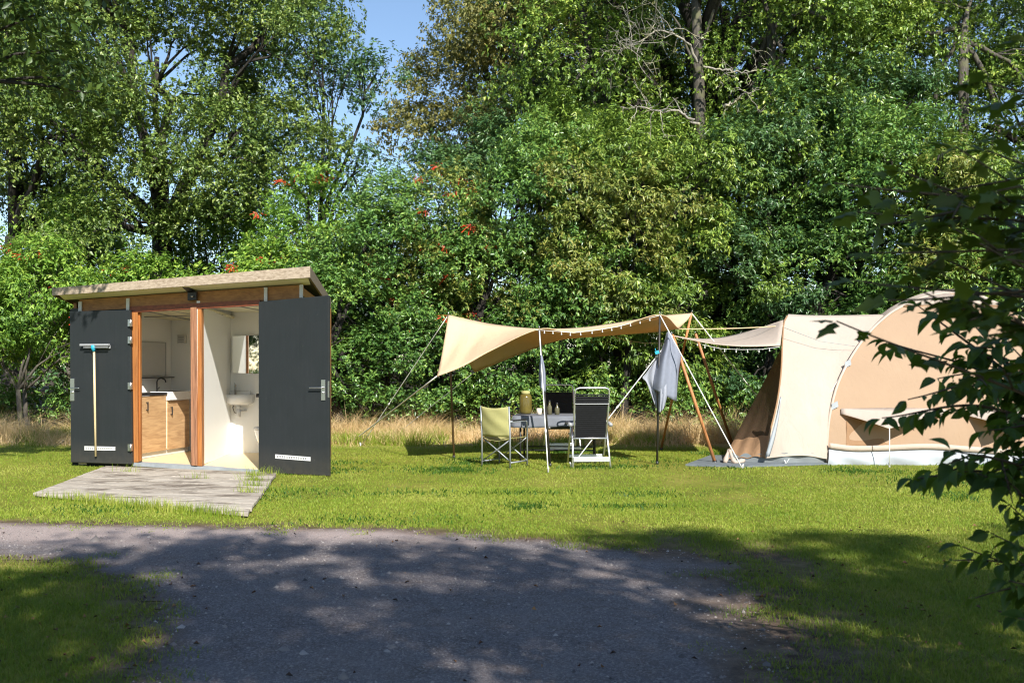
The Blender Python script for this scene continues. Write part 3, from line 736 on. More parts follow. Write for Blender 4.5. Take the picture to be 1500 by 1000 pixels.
dup(s1, PX(1560, 21.5), .2, (1, 1, 1), 'laurel at the end of the hedge past the dome tent')
dup(s3, PX(500, 24.5), 1.0, (1, 1, .62), 'dark low shrub behind the rowan at the cabin roof end')
dup(s2, PX(1050, 26.2), 3.6, (1.1, 1, 1.16), 'cherry shrub crowding the foot of the massive forked oak')
dup(s3, PX(1010, 25), 2.6, (1.3, 1, .72), 'dark shrub in the deep shade behind the drying towels')
# --- undergrowth that fills the foot of the hedge
def undergrowth():
    r = np.random.default_rng(66); lob = []
    for i in range(44):
        lob.append((-14 + i * .62 + r.normal(0, .2), 22.6 + r.normal(0, .45), .45, .8, .6, .55 + .45 * r.uniform()))
    P, O, c = crown_tips(lob, 420, 20, .42, r)
    P[:, 2] = np.abs(P[:, 2])
    o = foliage('undergrowth', P, O, 6, .11, .42, .2, M['leaf_laurel'], r, None); o['kind'] = 'stuff'
undergrowth()
dup(s3, (-7.4, -10.5, 0), 2.0, (1.2, 1, .9), 'shrub across the path that shows only in the washbasin mirror')
dup(s1, (-4.6, -11.5, 0), 3.0, (1.2, 1, .9), 'leafy shrub behind the shade trees, caught at the edge of the washbasin mirror')
# --- far wood that closes the view
def far_wood():
    r = np.random.default_rng(55); P = []; O = []
    for i in range(46):
        x = -46 + i * 2.1 + r.normal(0, .6); y = r.uniform(50, 64); h = r.uniform(5.2, 8.0) * (1.25 if x > 0 else 1)
        p, o, c = crown_tips([(x, y, h * .5, 2.6, 2, h * .55), (x + 1, y, h * .3, 2.2, 2, h * .35)], 34, 20, 1.0, r)
        P.append(p); O.append(o)
    P = np.concatenate(P); O = np.concatenate(O)
    o = foliage('far_wood', P, O, 4, .3, .6, .2, M['leaf_blue'], r, None); o['kind'] = 'stuff'
far_wood()
# --- dead branches in front of the forked oak
def dead(label, pts, Y, r0, seed, twigs=16, tl=.9):
    r = np.random.default_rng(seed); m = MB()
    base = W(pts[0][0], pts[0][1], Y[0])
    P = catmull(np.array([W(a, b, c) for (a, b), c in zip(pts, Y)]), 26); P[1:-1] += r.normal(0, .025, (24, 3))
    m.tube(P, list(np.linspace(r0, r0 * .25, 26)), 6)
    for i in range(twigs):
        j = r.integers(5, 26); d = unit(np.array([r.normal(-.2, .8), r.normal(0, .4), r.normal(.25, .8)])); L = tl * r.uniform(.3, 1)
        q = [P[j]]
        for s in range(5):
            d = unit(d + r.normal(0, .35, 3)); q.append(q[-1] + d * L / 5)
        m.tube(q, list(np.linspace(r0 * .3, .005, 6)), 5)
        for e in range(3):
            d2 = unit(d + r.normal(0, .8, 3)); b0 = q[r.integers(2, 6)]
            m.tube([b0, b0 + d2 * L * .2, b0 + unit(d2 + r.normal(0, .4, 3)) * L * .42], [.007, .005, .003], 4)
    o = m.build('dead_branch', M['bark_pale'], loc=base)
    return tag(o, label, 'branch', 'bleached dead branches in the oak')
dead('bleached dead branch curling up into bare twigs before the oak trunk', [(1021, 92), (1010, 66), (985, 50), (962, 46), (945, 56), (925, 68), (905, 70)], [24.6, 24.5, 24.3, 24.2, 24.1, 24, 24], .036, 1, 30, 1.4)
dead('thin bleached branch reaching sideways past the oak trunk', [(1030, 98), (1060, 103), (1085, 106), (1120, 104), (1150, 100)], [24.5, 24.4, 24.3, 24.2, 24.2], .03, 2, 10, .8)
dead('pale bare branch lying across the leaf tufts under the oak hollow', [(1022, 186), (1008, 172), (990, 164), (965, 163), (940, 157), (918, 150)], [21.4, 21.3, 21.2, 21.1, 21, 21], .034, 3, 12, .7)
dead('short pale twigs poking out over the bluish shrub', [(1062, 158), (1078, 146), (1092, 136), (1104, 140)], [21.6, 21.5, 21.4, 21.4], .03, 4, 6, .5)
# grey ivied trunk standing in front of the oak's fork
iv = thing('bare_trunk', 'grey scaly bare trunk standing in front of the forked oak', 'tree', PX(1026, 25.3))
m = MB(); b0 = origin(iv)
m.tube([b0 + [0, 0, -.1], b0 + [.03, 0, 4], b0 + [-.02, 0, 8], b0 + [-.15, .1, 12.4]], [.19, .17, .15, .10], 10)
for a, e in [((0, 0, 8.6), (-.8, -.2, 10.4)), ((0, 0, 9.6), (.7, -.3, 11.2))]:
    limb(m, b0 + a, b0 + e, .05, .02, rr, 5)
part('trunk', m, M['bark_grey'], iv)

# --- trees on the near side of the path (they throw the dappled shade)
n1 = tree('lime_tree', 'tall shade tree standing behind the viewer on the near side of the path', (2.3, -3.9, 0),
     [(0, 0, 7.66, 2.6, 2.0, 2.31), (-1.8, 0.2, 6.5, 1.8, 1.5, 1.76), (1.8, 0, 6.5, 1.8, 1.6, 1.76), (0, 0.4, 5.34, 2.4, 1.4, 1.43), (-0.9, 0, 9.05, 1.4, 1.2, 1.1)],
     100, 32, 6, .12, .6, .25, M['leaf_maple'], M['bark_grey'], (.2, 3.4), 131, crad=.38, group='shade trees behind the viewer')
lab2 = 'tall shade tree standing behind the viewer on the near side of the path'
for x, y, rz, s in [(-2.8, -4.2, 1.1, (1.1, 1, .99)), (6.4, -3.8, 2.3, (1.15, 1.1, .98)), (9.8, -4.0, 4, (1.1, 1.1, 1.0)), (3.2, -7.4, .4, (1.1, 1, 1.15))]:
    dup(n1, (x, y, 0), rz, s, lab2)

# --- saplings whose branches hang into the frame
def sapling(name, label, root_xy, tips, L, wid, mat, shape, step, seed, fork=(1.2, 2.6), side=.35, drp=.5, trunk_r=.035, nleaf=2):
    r = np.random.default_rng(seed)
    o = thing(name, label, 'tree', (*root_xy, 0)); b = origin(o); m = MB()
    H = max(t[2] for t in tips); m.tube([b, b + [.02, .02, H * .5], b + [0, 0, H * .95]], [trunk_r, trunk_r * .8, trunk_r * .4], 8)
    B = []; D = []; NR = []
    more = []                                   # boughs on the sides turned away from the lawn
    for tp in tips[::2]:
        an = r.uniform(rad(125), rad(235)); v = np.array(tp) - b; ca, sa = math.cos(an), math.sin(an)
        more.append(b + np.array([v[0] * ca - v[1] * sa, v[0] * sa + v[1] * ca, v[2]]))
    for tp in list(tips) + more:
        tp = np.array(tp); s = b + np.array([0, 0, np.clip(tp[2] - r.uniform(.05, 1.15), .25, H * .95)])
        L_ = np.linalg.norm(tp - s); mid = s + (tp - s) * .5 + np.array([0, 0, .10 * L_]) + r.normal(0, .05, 3)
        P = catmull(np.array([s, mid, tp]), max(8, int(L_ / step)))
        m.tube(P, list(np.linspace(.011, .0022, len(P))), 5)
        n = len(P)
        for i in range(int(n * .22), n):
            tdir = unit(P[min(i + 1, n - 1)] - P[max(i - 1, 0)])
            for sg in (1, -1):
                if r.uniform() < .16: continue
                lat = unit(np.cross(tdir, [0, 0, 1])) * sg
                if r.uniform() < side and i < n - 2:      # a side twig with its own leaves
                    tl = r.uniform(.07, .19); td = unit(tdir * .55 + lat * .8 + r.normal(0, .25, 3) + [0, 0, -.15])
                    Q = [P[i] + td * tl * u + np.array([0, 0, -.12 * tl * u * u]) for u in np.linspace(0, 1, 5)]
                    m.tube(Q, [.004, .0035, .003, .0025, .002], 4)
                    for u in np.linspace(.25, 1, max(3, int(tl / step))):
                        for s2 in (1, -1):
                            l2 = unit(np.cross(td, [0, 0, 1])) * s2
                            B.append(P[i] + td * tl * u + np.array([0, 0, -.12 * tl * u * u])); D.append(unit(td * .6 + l2 * .75 + r.normal(0, .25, 3) + [0, 0, -drp])); NR.append(unit(np.array([0, 0, 1]) + r.normal(0, .45, 3)))
                else:
                    B.append(P[i]); D.append(unit(tdir * .6 + lat * .8 + r.normal(0, .28, 3) + [0, 0, -drp])); NR.append(unit(np.array([0, 0, 1]) + r.normal(0, .45, 3)))
        B.append(P[-1]); D.append(unit(tdir + [0, 0, -.3])); NR.append(np.array([0, 0, 1.]))
    B = np.array(B); D = np.array(D); NR = np.array(NR)
    stalk = L * .12
    me = leaf_mesh('leaves', B - b + D * stalk, D, NR, L * r.uniform(.5, 1.25, len(B)), wid, .26, .22, shape)
    part('trunk', m, M['bark_red'], o); link_mesh('foliage', me, mat, o)
    return o
T = lambda lst: [W(a, b, c) for a, b, c in lst]
sapling('elm_sapling', 'dark leafy elm sapling hanging in front of the dome tent', (2.35, 3.7), T([
    (1292, 612, 3.5), (1330, 585, 3.4), (1345, 448, 3.5), (1300, 500, 3.7), (1338, 700, 3.4), (1395, 660, 3.2), (1405, 560, 3.6), (1430, 480, 3.5), (1448, 630, 3.3), (1455, 700, 3.6),
    (1410, 800, 3.5), (1452, 780, 3.3), (1478, 850, 3.4), (1492, 905, 3.3), (1480, 560, 3.3), (1475, 500, 3.8), (1480, 740, 3.7), (1490, 660, 3.5), (1440, 420, 3.6), (1495, 800, 3.9), (1470, 610, 3.9), (1500, 450, 3.4), (1490, 590, 4.0), (1500, 700, 4.1), (1462, 520, 3.6), (1450, 570, 3.9), (1465, 660, 3.6), (1485, 620, 3.4), (1472, 700, 3.3), (1495, 540, 3.5), (1496, 760, 3.4), (1488, 470, 3.5), (1500, 610, 3.3), (1490, 820, 3.6)]),
    .072, .52, M['leaf_elm'], 'oval', .054, 201, side=.26)
sapling('maple_sapling', 'young maple with broad blurred leaves drooping over the top of the dome tent', (2.35, 2.5), T([
    (1222, 268, 2.7), (1245, 410, 2.7), (1225, 470, 2.8), (1290, 330, 2.6), (1320, 250, 2.7), (1335, 420, 2.6), (1390, 330, 2.5), (1400, 215, 2.6), (1420, 440, 2.5), (1460, 280, 2.4), (1475, 380, 2.3), (1490, 180, 2.5), (1440, 120, 2.7), (1495, 60, 2.6), (1480, 460, 2.3), (1255, 310, 2.75), (1275, 370, 2.65), (1310, 290, 2.8), (1350, 360, 2.7), (1370, 270, 2.75), (1300, 440, 2.6), (1380, 400, 2.6), (1430, 350, 2.6), (1445, 220, 2.6), (1470, 150, 2.8), (1410, 300, 2.9), (1490, 300, 2.5)]),
    .075, .62, M['leaf_shade_maple'], 'maple', .10, 202, side=.2, drp=.25)
# overhanging oak boughs in the upper corner on the cabin side
n2 = tree('oak_tree', 'near oak whose shaded lower boughs overhang the lawn on the cabin side', (-8.4, 11.6, 0),
     [(1.5, 0, 5.9, 1.8, 1.4, 1.3), (2.3, 0, 4.9, 1.2, 1.1, .7), (-.2, 0, 7.0, 2.4, 2, 1.5), (2.9, .2, 6.4, 1.2, 1.1, .7)],
     80, 26, 6, .125, .5, .35, M['leaf_dark'], M['bark_dark'], (.22, 3.8), 141, crad=.5)
# ---------------------------------------------------------------- the sanitary cabin
A0 = np.array([-5.576, 14.6]); AD = np.array([2.031, -.67])
def Yf(px):
    k = (px - 750) / F
    s = (k * 14.6 + 5.576) / (2.031 + .67 * k)
    return 14.6 - .67 * s
DD = np.array([-.04, 1.0, 0])
def fq(mb, q, off=0.0, th=.04):
    """solid on the front plane: q = four photo pixels (tl,tr,br,bl), standing off metres proud, th thick"""
    fr = [W(x, y, Yf(x) - off) for x, y in q]
    return mb.hexa(fr, [p + DD * th for p in fr])
cabin = thing('sanitary_cabin', 'small wooden sanitary cabin with two dark doors standing open', 'cabin', (-4.6, 14.9, 0))
# front: wall behind the swung doors, cladding, frame
m = MB()
fq(m, [(103, 452), (193, 449), (194, 681), (104, 677)], 0, .06)
part('front_wall', m, M['anthracite'], cabin); m = MB(); fq(m, [(379, 440), (445, 434), (446, 697), (379, 691)], 0, .06)
part('front_wall', m, M['anthracite'], cabin)
m = MB()
fq(m, [(116, 439), (444, 417), (444, 437), (116, 456)], .012, .05)
part('cladding', m, M['wood_cladding'], cabin)
m = MB(); fq(m, [(190, 449), (381, 439), (381, 447), (190, 457.5)], .035, .12); part('lintel', m, M['wood_lintel'], cabin)
m = MB(); fq(m, [(192.5, 457), (201.5, 456.5), (202.5, 676.5), (194, 677)], .03, .10); fq(m, [(201.5, 456.5), (205, 456.2), (206, 674.6), (202.5, 675.5)], -.02, .07)
part('jamb', m, M['wood_frame'], cabin)
m = MB(); fq(m, [(279, 450), (288, 449.5), (289, 682), (280, 681)], .05, .14)
part('post', m, M['wood_post_worn'], cabin)
m = MB(); fq(m, [(288, 449.6), (295, 449), (296, 682.5), (289, 682)], .028, .12)
part('jamb', m, M['wood_frame'], cabin)
m = MB(); fq(m, [(194, 677), (380, 688), (380, 694), (194, 682)], .03, .16)
part('sill', m, M['concrete_sill'], cabin)
m = MB(); fq(m, [(106, 676), (194, 681), (194, 686), (106, 683)], -.03, .08); part('plinth', m, M['black_gap'], cabin); m = MB(); fq(m, [(380, 691), (445, 696), (445, 700), (380, 695)], -.03, .08)
part('plinth', m, M['black_gap'], cabin)
for x, y0, y1 in [(117, 442, 456), (187, 437, 454), (389, 421, 441), (441, 417, 436)]:
    m = MB(); fq(m, [(x - 2.4, y0), (x + 2.4, y0 - .3), (x + 2.4, y1), (x - 2.4, y1)], .05, .035)
    part('bracket', m, M['white_plastic'], cabin)
# shell and rooms
def wall(name, p, q, z0p, z1p, z0q, z1q, mat, th=.04, flip=1):
    p = np.array(p); q = np.array(q); e = q - p; n = np.array([-e[1], e[0]]) / np.linalg.norm(e) * th * flip
    f = [(p[0], p[1], z0p), (q[0], q[1], z0q), (q[0], q[1], z1q), (p[0], p[1], z1p)]
    g = [(p[0] + n[0], p[1] + n[1], z0p), (q[0] + n[0], q[1] + n[1], z0q), (q[0] + n[0], q[1] + n[1], z1q), (p[0] + n[0], p[1] + n[1], z1p)]
    return part(name, MB().hexa(f, g), mat, cabin)
wall('side_wall', (-6.62, 15.02), (-6.5, 17.0), 0, 2.44, 0, 2.32, M['wood_cladding'], .05, -1)
wall('side_wall', (-2.90, 13.80), (-2.95, 16.24), 0, 2.58, 0, 2.42, M['wood_cladding'], .05)
wall('back_wall', (-6.45, 17.0), (-2.98, 16.26), 0, 2.32, 0, 2.42, M['wood_cladding'], .05, 1)
ZF = .07
wall('inner_wall', (-6.14, 14.86), (-5.68, 16.58), ZF, 2.34, ZF, 2.26, M['white_panel'], .03)
wall('inner_wall', (-5.70, 16.6), (-4.5, 16.32), ZF, 2.26, ZF, 2.3, M['white_panel'], .03)
wall('partition', (-4.455, 14.22), (-4.555, 16.12), ZF, 2.42, ZF, 2.42, M['white_panel'], .05)
wall('inner_wall', (-4.56, 16.12), (-3.05, 16.16), ZF, 2.42, ZF, 2.42, M['white_panel'], .03)
wall('inner_wall', (-3.04, 13.9), (-3.06, 16.15), ZF, 2.42, ZF, 2.42, M['white_panel'], .03, -1)
m = MB(); zl = .078; zr = .04
m.hexa([(-6.5, 14.93, zl), (-5.5, 14.59, zl), (-3.4, 13.91, zr), (-3.0, 13.80, zr)], [(-6.5, 14.93, -.02), (-5.5, 14.59, -.02), (-3.4, 13.91, -.02), (-3.0, 13.80, -.02)])
m.v = []; m.f = []; m.sm = []; m.mi = []
fr = [(-6.5, 14.93, zl), (-3.0, 13.79, zr), (-3.0, 16.2, .085), (-6.4, 16.95, .085)]
m.hexa(fr, [(x, y, z - .06) for x, y, z in fr])
part('floor', m, M['floor_vinyl'], cabin)
m = MB(); fr = [(-6.4, 14.95, 2.33), (-4.47, 14.27, 2.335), (-4.5, 16.55, 2.24), (-6.3, 16.95, 2.24)]; m.hexa(fr, [(x, y, z + .03) for x, y, z in fr])
fr = [(-4.44, 14.26, 2.36), (-3.0, 13.82, 2.40), (-3.0, 16.2, 2.36), (-4.5, 16.5, 2.36)]; m.hexa(fr, [(x, y, z + .03) for x, y, z in fr])
part('ceiling', m, M['cream_panel'], cabin)
m = MB()
for x0, x1 in [(-5.55, -5.25), (-5.1, -4.8)]: m.bar((x0, 14.8, 2.325), (x1, 16.5, 2.236), .022, .012)
m.bar((-5.9, 15.9, 2.27), (-4.5, 15.5, 2.285), .022, .012)
m.bar((-4.0, 14.2, 2.357), (-3.85, 16.1, 2.352), .022, .012)
part('ceiling_joint', m, M['grey_plastic'], cabin)
# roof
FLt, FLb = W(76, 422, 14.65), W(76, 433, 14.65); FRt, FRb = W(454, 390, 13.3), W(454, 406.5, 13.3)
BRt = np.array([-3.03, 16.55, 2.60]); BLt = np.array([-7.0, 17.35, 2.44]); dz = np.array([0, 0, .13])
m = MB(); ins = np.array([0, .03, -.006])
m.hexa([FLt + ins, FRt + ins, BRt, BLt], [FLb + ins + [.03, 0, .035], FRb + ins + [-.03, 0, .035], BRt - dz + [-.03, 0, .03], BLt - dz + [.03, 0, .03]])
roof = part('roof', m, M['roof_felt'], cabin)
m = MB(); m.hexa([FLt, FRt, FRb, FLb], [p + np.array([0, .03, 0]) for p in (FLt, FRt, FRb, FLb)]); part('fascia_board', m, M['wood_fascia'], roof.parent, bevel=.004)
m = MB(); e = np.array([.03, .012, 0])
q = [FRt + [0, .03, .004], BRt + [0.02, 0, .004], BRt - dz + [.02, 0, -.02], FRb + [0, .03, -.004]]; m.hexa(q, [p + np.array([-.028, 0, 0]) for p in q]); part('rake_board', m, M['wood_rake'], cabin); m = MB()
q = [FLt + [0, .03, .004], BLt + [-.02, 0, .004], BLt - dz + [-.02, 0, -.02], FLb + [0, .03, -.004]]; m.hexa(q, [p + np.array([.028, 0, 0]) for p in q])
part('rake_board', m, M['wood_rake'], cabin)
wl, wr = W(112, 440, Yf(112) + .02), W(447, 417.5, Yf(447) + .02)
m = MB(); q = [FLb + [.06, .03, .03], FRb + [-.04, .03, .03], wr + [0.06, .05, 0.01], wl + [-.2, .05, .01]]; m.hexa(q, [np.array(p) + [0, 0, .012] for p in q])
part('soffit', m, M['cream_panel'], cabin)
# outside lamp under the eaves
m = MB(); c = W(281, 434, Yf(281) - .06); lamp = MB()
fq(lamp, [(274.5, 428), (287.5, 427), (287.5, 439), (274.5, 440)], .10, .08)
L0 = part('lamp', lamp, M['black_metal'], cabin, bevel=.006)
m = MB(); p0 = W(267, 421, Yf(270) - .22); p1 = W(276, 420.5, Yf(270) - .22); q0 = W(276, 429, Yf(279) - .06); q1 = W(286, 428, Yf(279) - .06)
m.hexa([p0, p1, q1, q0], [np.array(p) + [0, 0, .02] for p in (p0, p1, q1, q0)])
part('solar_panel', m, M['black_plastic'], L0.parent)
m = MB(); m.lathe([(.0, 0), (.02, .002), (.024, .012), (.0, .02)], W(281.5, 435, Yf(281) - .13), 10); part('lens', m, M['chrome'], cabin)

# doors
def door(q, Ya, Yb, back, hinges):
    """q: tl,tr,br,bl pixels; Ya depth at the left edge, Yb at the right edge"""
    P = [W(*q[0], Ya), W(*q[1], Yb), W(*q[2], Yb), W(*q[3], Ya)]
    P = [np.array([p[0], p[1], max(p[2], .012)]) for p in P]
    n = np.cross(P[1] - P[0], P[3] - P[0]); n /= np.linalg.norm(n)
    if n[1] > 0: n = -n
    m = MB(); m.hexa(P, [p - n * .045 for p in P]); o = part('door', m, M['anthracite'], cabin, bevel=.004)
    return o, P, n
def on(P, n, px, py, lift):
    """point of the door plane under a photo pixel, lifted off the face"""
    d = W(px, py, 1.0) - np.array([0, 0, EYE]); o = np.array([0, 0, EYE]); t = np.dot(P[0] - o, n) / np.dot(d, n)
    return o + d * t + n * lift
def plate(mb, P, n, q, lift, th):
    a = [on(P, n, x, y, lift) for x, y in q]; return mb.hexa(a, [p - n * th for p in a])
def handle_set(dr, P, n, cx, top, bot, ly, lx0, lx1, kn):
    m = MB(); plate(m, P, n, [(cx - 3, top), (cx + 3, top), (cx + 3, bot), (cx - 3, bot)], .012, .012)
    h = part('handle_plate', m, M['steel'], dr, bevel=.004) if False else None
    m.tube([on(P, n, cx, ly, .0), on(P, n, cx, ly, .05), on(P, n, lx0 if abs(lx0 - cx) > abs(lx1 - cx) else lx1, ly, .05)], .009, 8)
    m.tube([on(P, n, cx, kn, .0), on(P, n, cx, kn, .035)], .014, 10)
    return part('handle', m, M['steel'], dr, bevel=.002)
def strip(dr, P, n, q, nslot):
    m = MB(); plate(m, P, n, q, .006, .006); s = part('vent_strip', m, M['white_plastic'], dr)
    m = MB(); q = np.array(q, float)
    lerp = lambda u, v: (q[0] * (1 - u) + q[1] * u) * (1 - v) + (q[3] * (1 - u) + q[2] * u) * v
    for i in range(nslot):
        u = .06 + .86 * i / nslot
        for v in (.28, .56):
            a = [lerp(u, v), lerp(u + .028, v), lerp(u + .028, v + .14), lerp(u, v + .14)]
            plate(m, P, n, [tuple(k) for k in a], .0075, .002)
    m.build('slot', M['black_plastic'], dr)
dl, PL, nL = door([(102, 456), (190.5, 454), (193.5, 679.5), (104, 676.5)], 14.80, 14.52, 1, 0)
dr, PR, nR = door([(379, 442), (481, 432.5), (482, 699), (379.5, 693)], 13.86, 13.42, 1, 0)
handle_set(dl, PL, nL, 106.5, 554, 587, 568, 103, 119.5, 574)
handle_set(dr, PR, nR, 474, 556, 586, 567.5, 456, 478, 575)
strip(dl, PL, nL, [(124, 653), (169, 654), (169, 659.5), (124, 659)], 13)
strip(dr, PR, nR, [(403.5, 665), (455, 669), (455, 675), (403.5, 671)], 13)
m = MB(); plate(m, PR, nR, [(480.2, 558), (481.6, 558), (481.6, 582), (480.2, 582)], .002, .03); part('lock_plate', m, M['steel'], dr)
for y in (473, 498, 565, 655):
    m = MB(); plate(m, PL, nL, [(189, y - 5), (194.5, y - 5), (194.5, y + 5), (189, y + 5)], .03, .03)
    m.tube([on(PL, nL, 193, y - 5.5, .032), on(PL, nL, 193, y + 5.5, .032)], .010, 8); part('hinge', m, M['steel'], dl)

# floor squeegee hung on the door
sq = thing('floor_squeegee', 'floor squeegee with a pale wooden handle hung head up on the dark door', 'squeegee', on(PL, nL, 142, 668, .02))
m = MB(); m.tube([on(PL, nL, 141, 511, .05), on(PL, nL, 142.2, 668, .03)], .0165, 8); part('handle', m, M['wood_handle'], sq)
m = MB(); m.bar(on(PL, nL, 121.5, 505.2, .055), on(PL, nL, 163.5, 505, .055), .045, .03); m.bar(on(PL, nL, 127, 509, .07), on(PL, nL, 162.5, 508.7, .07), .02, .012)
m.bar(on(PL, nL, 126, 507.5, .02), on(PL, nL, 163, 508, .02), .02, .05)
part('head', m, M['grey_plastic'], sq, bevel=.004)
m = MB(); m.tube([on(PL, nL, 140.6, 505.5, .06), on(PL, nL, 140.7, 509, .06), on(PL, nL, 141, 515, .055)], [.03, .036, .02], 12); part('socket', m, M['blue_plastic'], sq)

# kitchen: unit along the inner wall
K1 = np.array([-5.60, 15.02]); K2 = np.array([-5.30, 16.40]); ke = (K2 - K1) / np.linalg.norm(K2 - K1); kn = np.array([ke[1], -ke[0]])
def kp(u, out, z): a = K1 + (K2 - K1) * u + kn * out; return np.array([a[0], a[1], z])
def kbox(mb, u0, u1, o0, o1, z0, z1):
    return mb.hexa([kp(u0, o0, z0), kp(u1, o0, z0), kp(u1, o1, z0), kp(u0, o1, z0)], [kp(u0, o0, z1), kp(u1, o0, z1), kp(u1, o1, z1), kp(u0, o1, z1)])
ku = thing('kitchen_unit', 'oak fronted kitchen unit with white sink inside the open cabin', 'kitchen unit', (*K1, .08))
m = MB(); kbox(m, 0, 1, -.30, -.02, .19, 1.02); part('carcass', m, M['white_panel'], ku)
m = MB(); kbox(m, 0, 1, -.10, -.04, .085, .19); part('plinth', m, M['white_plastic'], ku)
for (u0, u1, zt, hu) in [(.01, .49, 1.035, .10), (.52, .98, .935, .58)]:
    m = MB(); kbox(m, u0, u1, -.02, 0, .17, zt); d_ = part('cabinet_door', m, M['wood_oak'], ku, bevel=.002)
    m = MB(); a, b = kp(hu, .03, zt - .09), kp(hu, .03, zt - .22)
    m.bar(a, b, .016, .012, (0, 1, 0)); m.bar(kp(hu, .0, zt - .10), kp(hu, .03, zt - .10), .012, .012); m.bar(kp(hu, 0, zt - .21), kp(hu, .03, zt - .21), .012, .012)
    part('handle', m, M['black_metal'], d_)
m = MB(); kbox(m, -.02, .50, -.33, .015, 1.04, 1.075); part('worktop', m, M['black_plastic'], ku)
m = MB(); kbox(m, .505, 1.0, -.30, .04, .95, 1.085); kbox(m, .55, .96, -.26, -.01, 1.02, 1.085)
part('sink', m, M['ceramic'], ku, bevel=.006)
m = MB(); b_ = kp(.60, -.26, 1.08); m.tube([b_, b_ + [0, 0, .16], b_ + [.02, 0, .20], b_ + [.07, 0, .22], b_ + [.13, 0, .19], b_ + [.14, 0, .15]], .012, 8); m.tube([b_ + [0, 0, .03], b_ + [.05, -.02, .07]], .008, 6)
part('tap', m, M['black_metal'], ku)
def iw(u, z, off):     # on the kitchen's inner side wall
    a = np.array([-6.14, 14.86]) + np.array([.46, 1.72]) * u; n = np.array([1.72, -.46]) / 1.78
    return np.array([a[0] + n[0] * off, a[1] + n[1] * off, z])
def iwbox(mb, u0, u1, z0, z1, t): return mb.hexa([iw(u0, z0, 0), iw(u1, z0, 0), iw(u1, z1, 0), iw(u0, z1, 0)], [iw(u0, z0, t), iw(u1, z0, t), iw(u1, z1, t), iw(u0, z1, t)])
m = MB(); iwbox(m, .50, .90, 1.33, 1.87, .02); mi = thing('wall_mirror', 'wide frameless mirror over the kitchen worktop', 'mirror', iw(.7, 1.33, 0)); part('pane', m, M['white_plastic'], mi)
m = MB(); iwbox(m, .495, .503, 1.325, 1.875, .024); iwbox(m, .897, .905, 1.325, 1.875, .024); iwbox(m, .50, .90, 1.87, 1.876, .024); part('frame', m, M['grey_plastic'], mi)
m = MB(); iwbox(m, .42, .98, 1.295, 1.31, .09); tag(m.build('wall_shelf', M['black_metal'], loc=iw(.7, 1.3, 0)), 'thin black shelf along the wall above the kitchen tap', 'shelf')
m = MB(); iwbox(m, .40, .475, 1.66, 1.88, .07); cb = m.build('wall_cupboard', M['white_plastic'], loc=iw(.44, 1.66, 0)); tag(cb, 'small white wall box with a dark opening beside the kitchen mirror', 'wall box')
m = MB(); iwbox(m, .41, .44, 1.74, 1.86, .074); m.build('opening', M['black_plastic'], cb)
vb = thing('vent_box', 'square white ventilator high on the kitchen end wall', 'ventilator', (-5.45, 16.5, 1.9))
m = MB(); c = W(265.5, 496.5, 16.46); m.box((c[0] - .07, 16.45, c[2] - .07), (c[0] + .07, 16.56, c[2] + .07)); part('housing', m, M['white_plastic'], vb, bevel=.01)
m = MB()
for i in range(4): m.box((c[0] - .045, 16.443, c[2] - .05 + i * .028), (c[0] + .045, 16.452, c[2] - .038 + i * .028))
part('grille', m, M['grey_plastic'], vb)

# toilet room: basin, tap, trap, mirror, bowl, roll holder
YB = 16.125
wb = thing('washbasin', 'white ceramic washbasin on the wall of the toilet room', 'washbasin', W(346, 589, YB))
c = W(346, 584, 15.93)
m = MB(); xl, xr = W(325, 580, 15.85)[0], W(367, 580, 15.85)[0]; zt = W(346, 578.5, 15.8)[2]; zb = W(346, 591, 15.8)[2]
def halfring(z, k, yk):
    pts = []
    for i in range(15):
        a = math.pi * i / 14; x = (xl + xr) / 2 - math.cos(a) * (xr - xl) / 2 * k; y = YB - (abs(math.sin(a)) ** .45) * .34 * yk
        pts.append((x, y, z))
    return pts
m.grid([halfring(zb - .03, .55, .5), halfring(zb + .01, .92, .92), halfring(zt, 1, 1), halfring(zt, .88, .88), halfring(zt - .05, .80, .8), halfring(zt - .08, .3, .5)])
bas = part('basin', m, M['ceramic'], wb, thick=.012)
m = MB(); m.box((xl + .04, YB - .07, zt), (xr - .06, YB, zt + .06)); part('upstand', m, M['ceramic'], wb, bevel=.012)
m = MB(); b_ = np.array([(xl + xr) / 2 - .06, YB - .11, zt]); m.tube([b_, b_ + [0, 0, .10], b_ + [0, 0, .16]], [.017, .016, .016], 10); m.tube([b_ + [0, 0, .10], b_ + [.03, -.08, .11], b_ + [.035, -.10, .075]], .011, 8); m.bar(b_ + [0, 0, .17], b_ + [.0, -.06, .185], .014, .008)
part('tap', m, M['chrome'], wb)
m = MB(); b_ = np.array([(xl + xr) / 2, YB - .14, zb - .02]); m.tube([b_, b_ + [0, 0, -.10]], [.04, .026], 12); m.tube([b_ + [0, 0, -.08], b_ + [0, 0, -.20]], .036, 12); m.tube([b_ + [0, 0, -.11], b_ + [.05, .05, -.10], b_ + [.08, .14, -.10]], .018, 8)
part('trap', m, M['white_plastic'], wb)
m = MB(); m.tube([b_ + [-.08, .12, .02], b_ + [-.11, .06, -.05], b_ + [-.09, .08, -.13], b_ + [-.05, .12, -.15]], .007, 6); part('hose', m, M['black_plastic'], wb)
mr = thing('wall_mirror', 'tall mirror over the washbasin reflecting the door frame and greenery', 'mirror', W(360, 546, YB))
a, b_ = W(340.5, 492, YB - .055), W(340.5, 546, YB - .055); c2, d2 = W(388, 491, YB - .012), W(388, 547, YB - .012)
m = MB(); m.hexa([a, c2, d2, b_], [p + np.array([0, .006, 0]) for p in (a, c2, d2, b_)]); part('pane', m, M['mirror_glass'], mr)
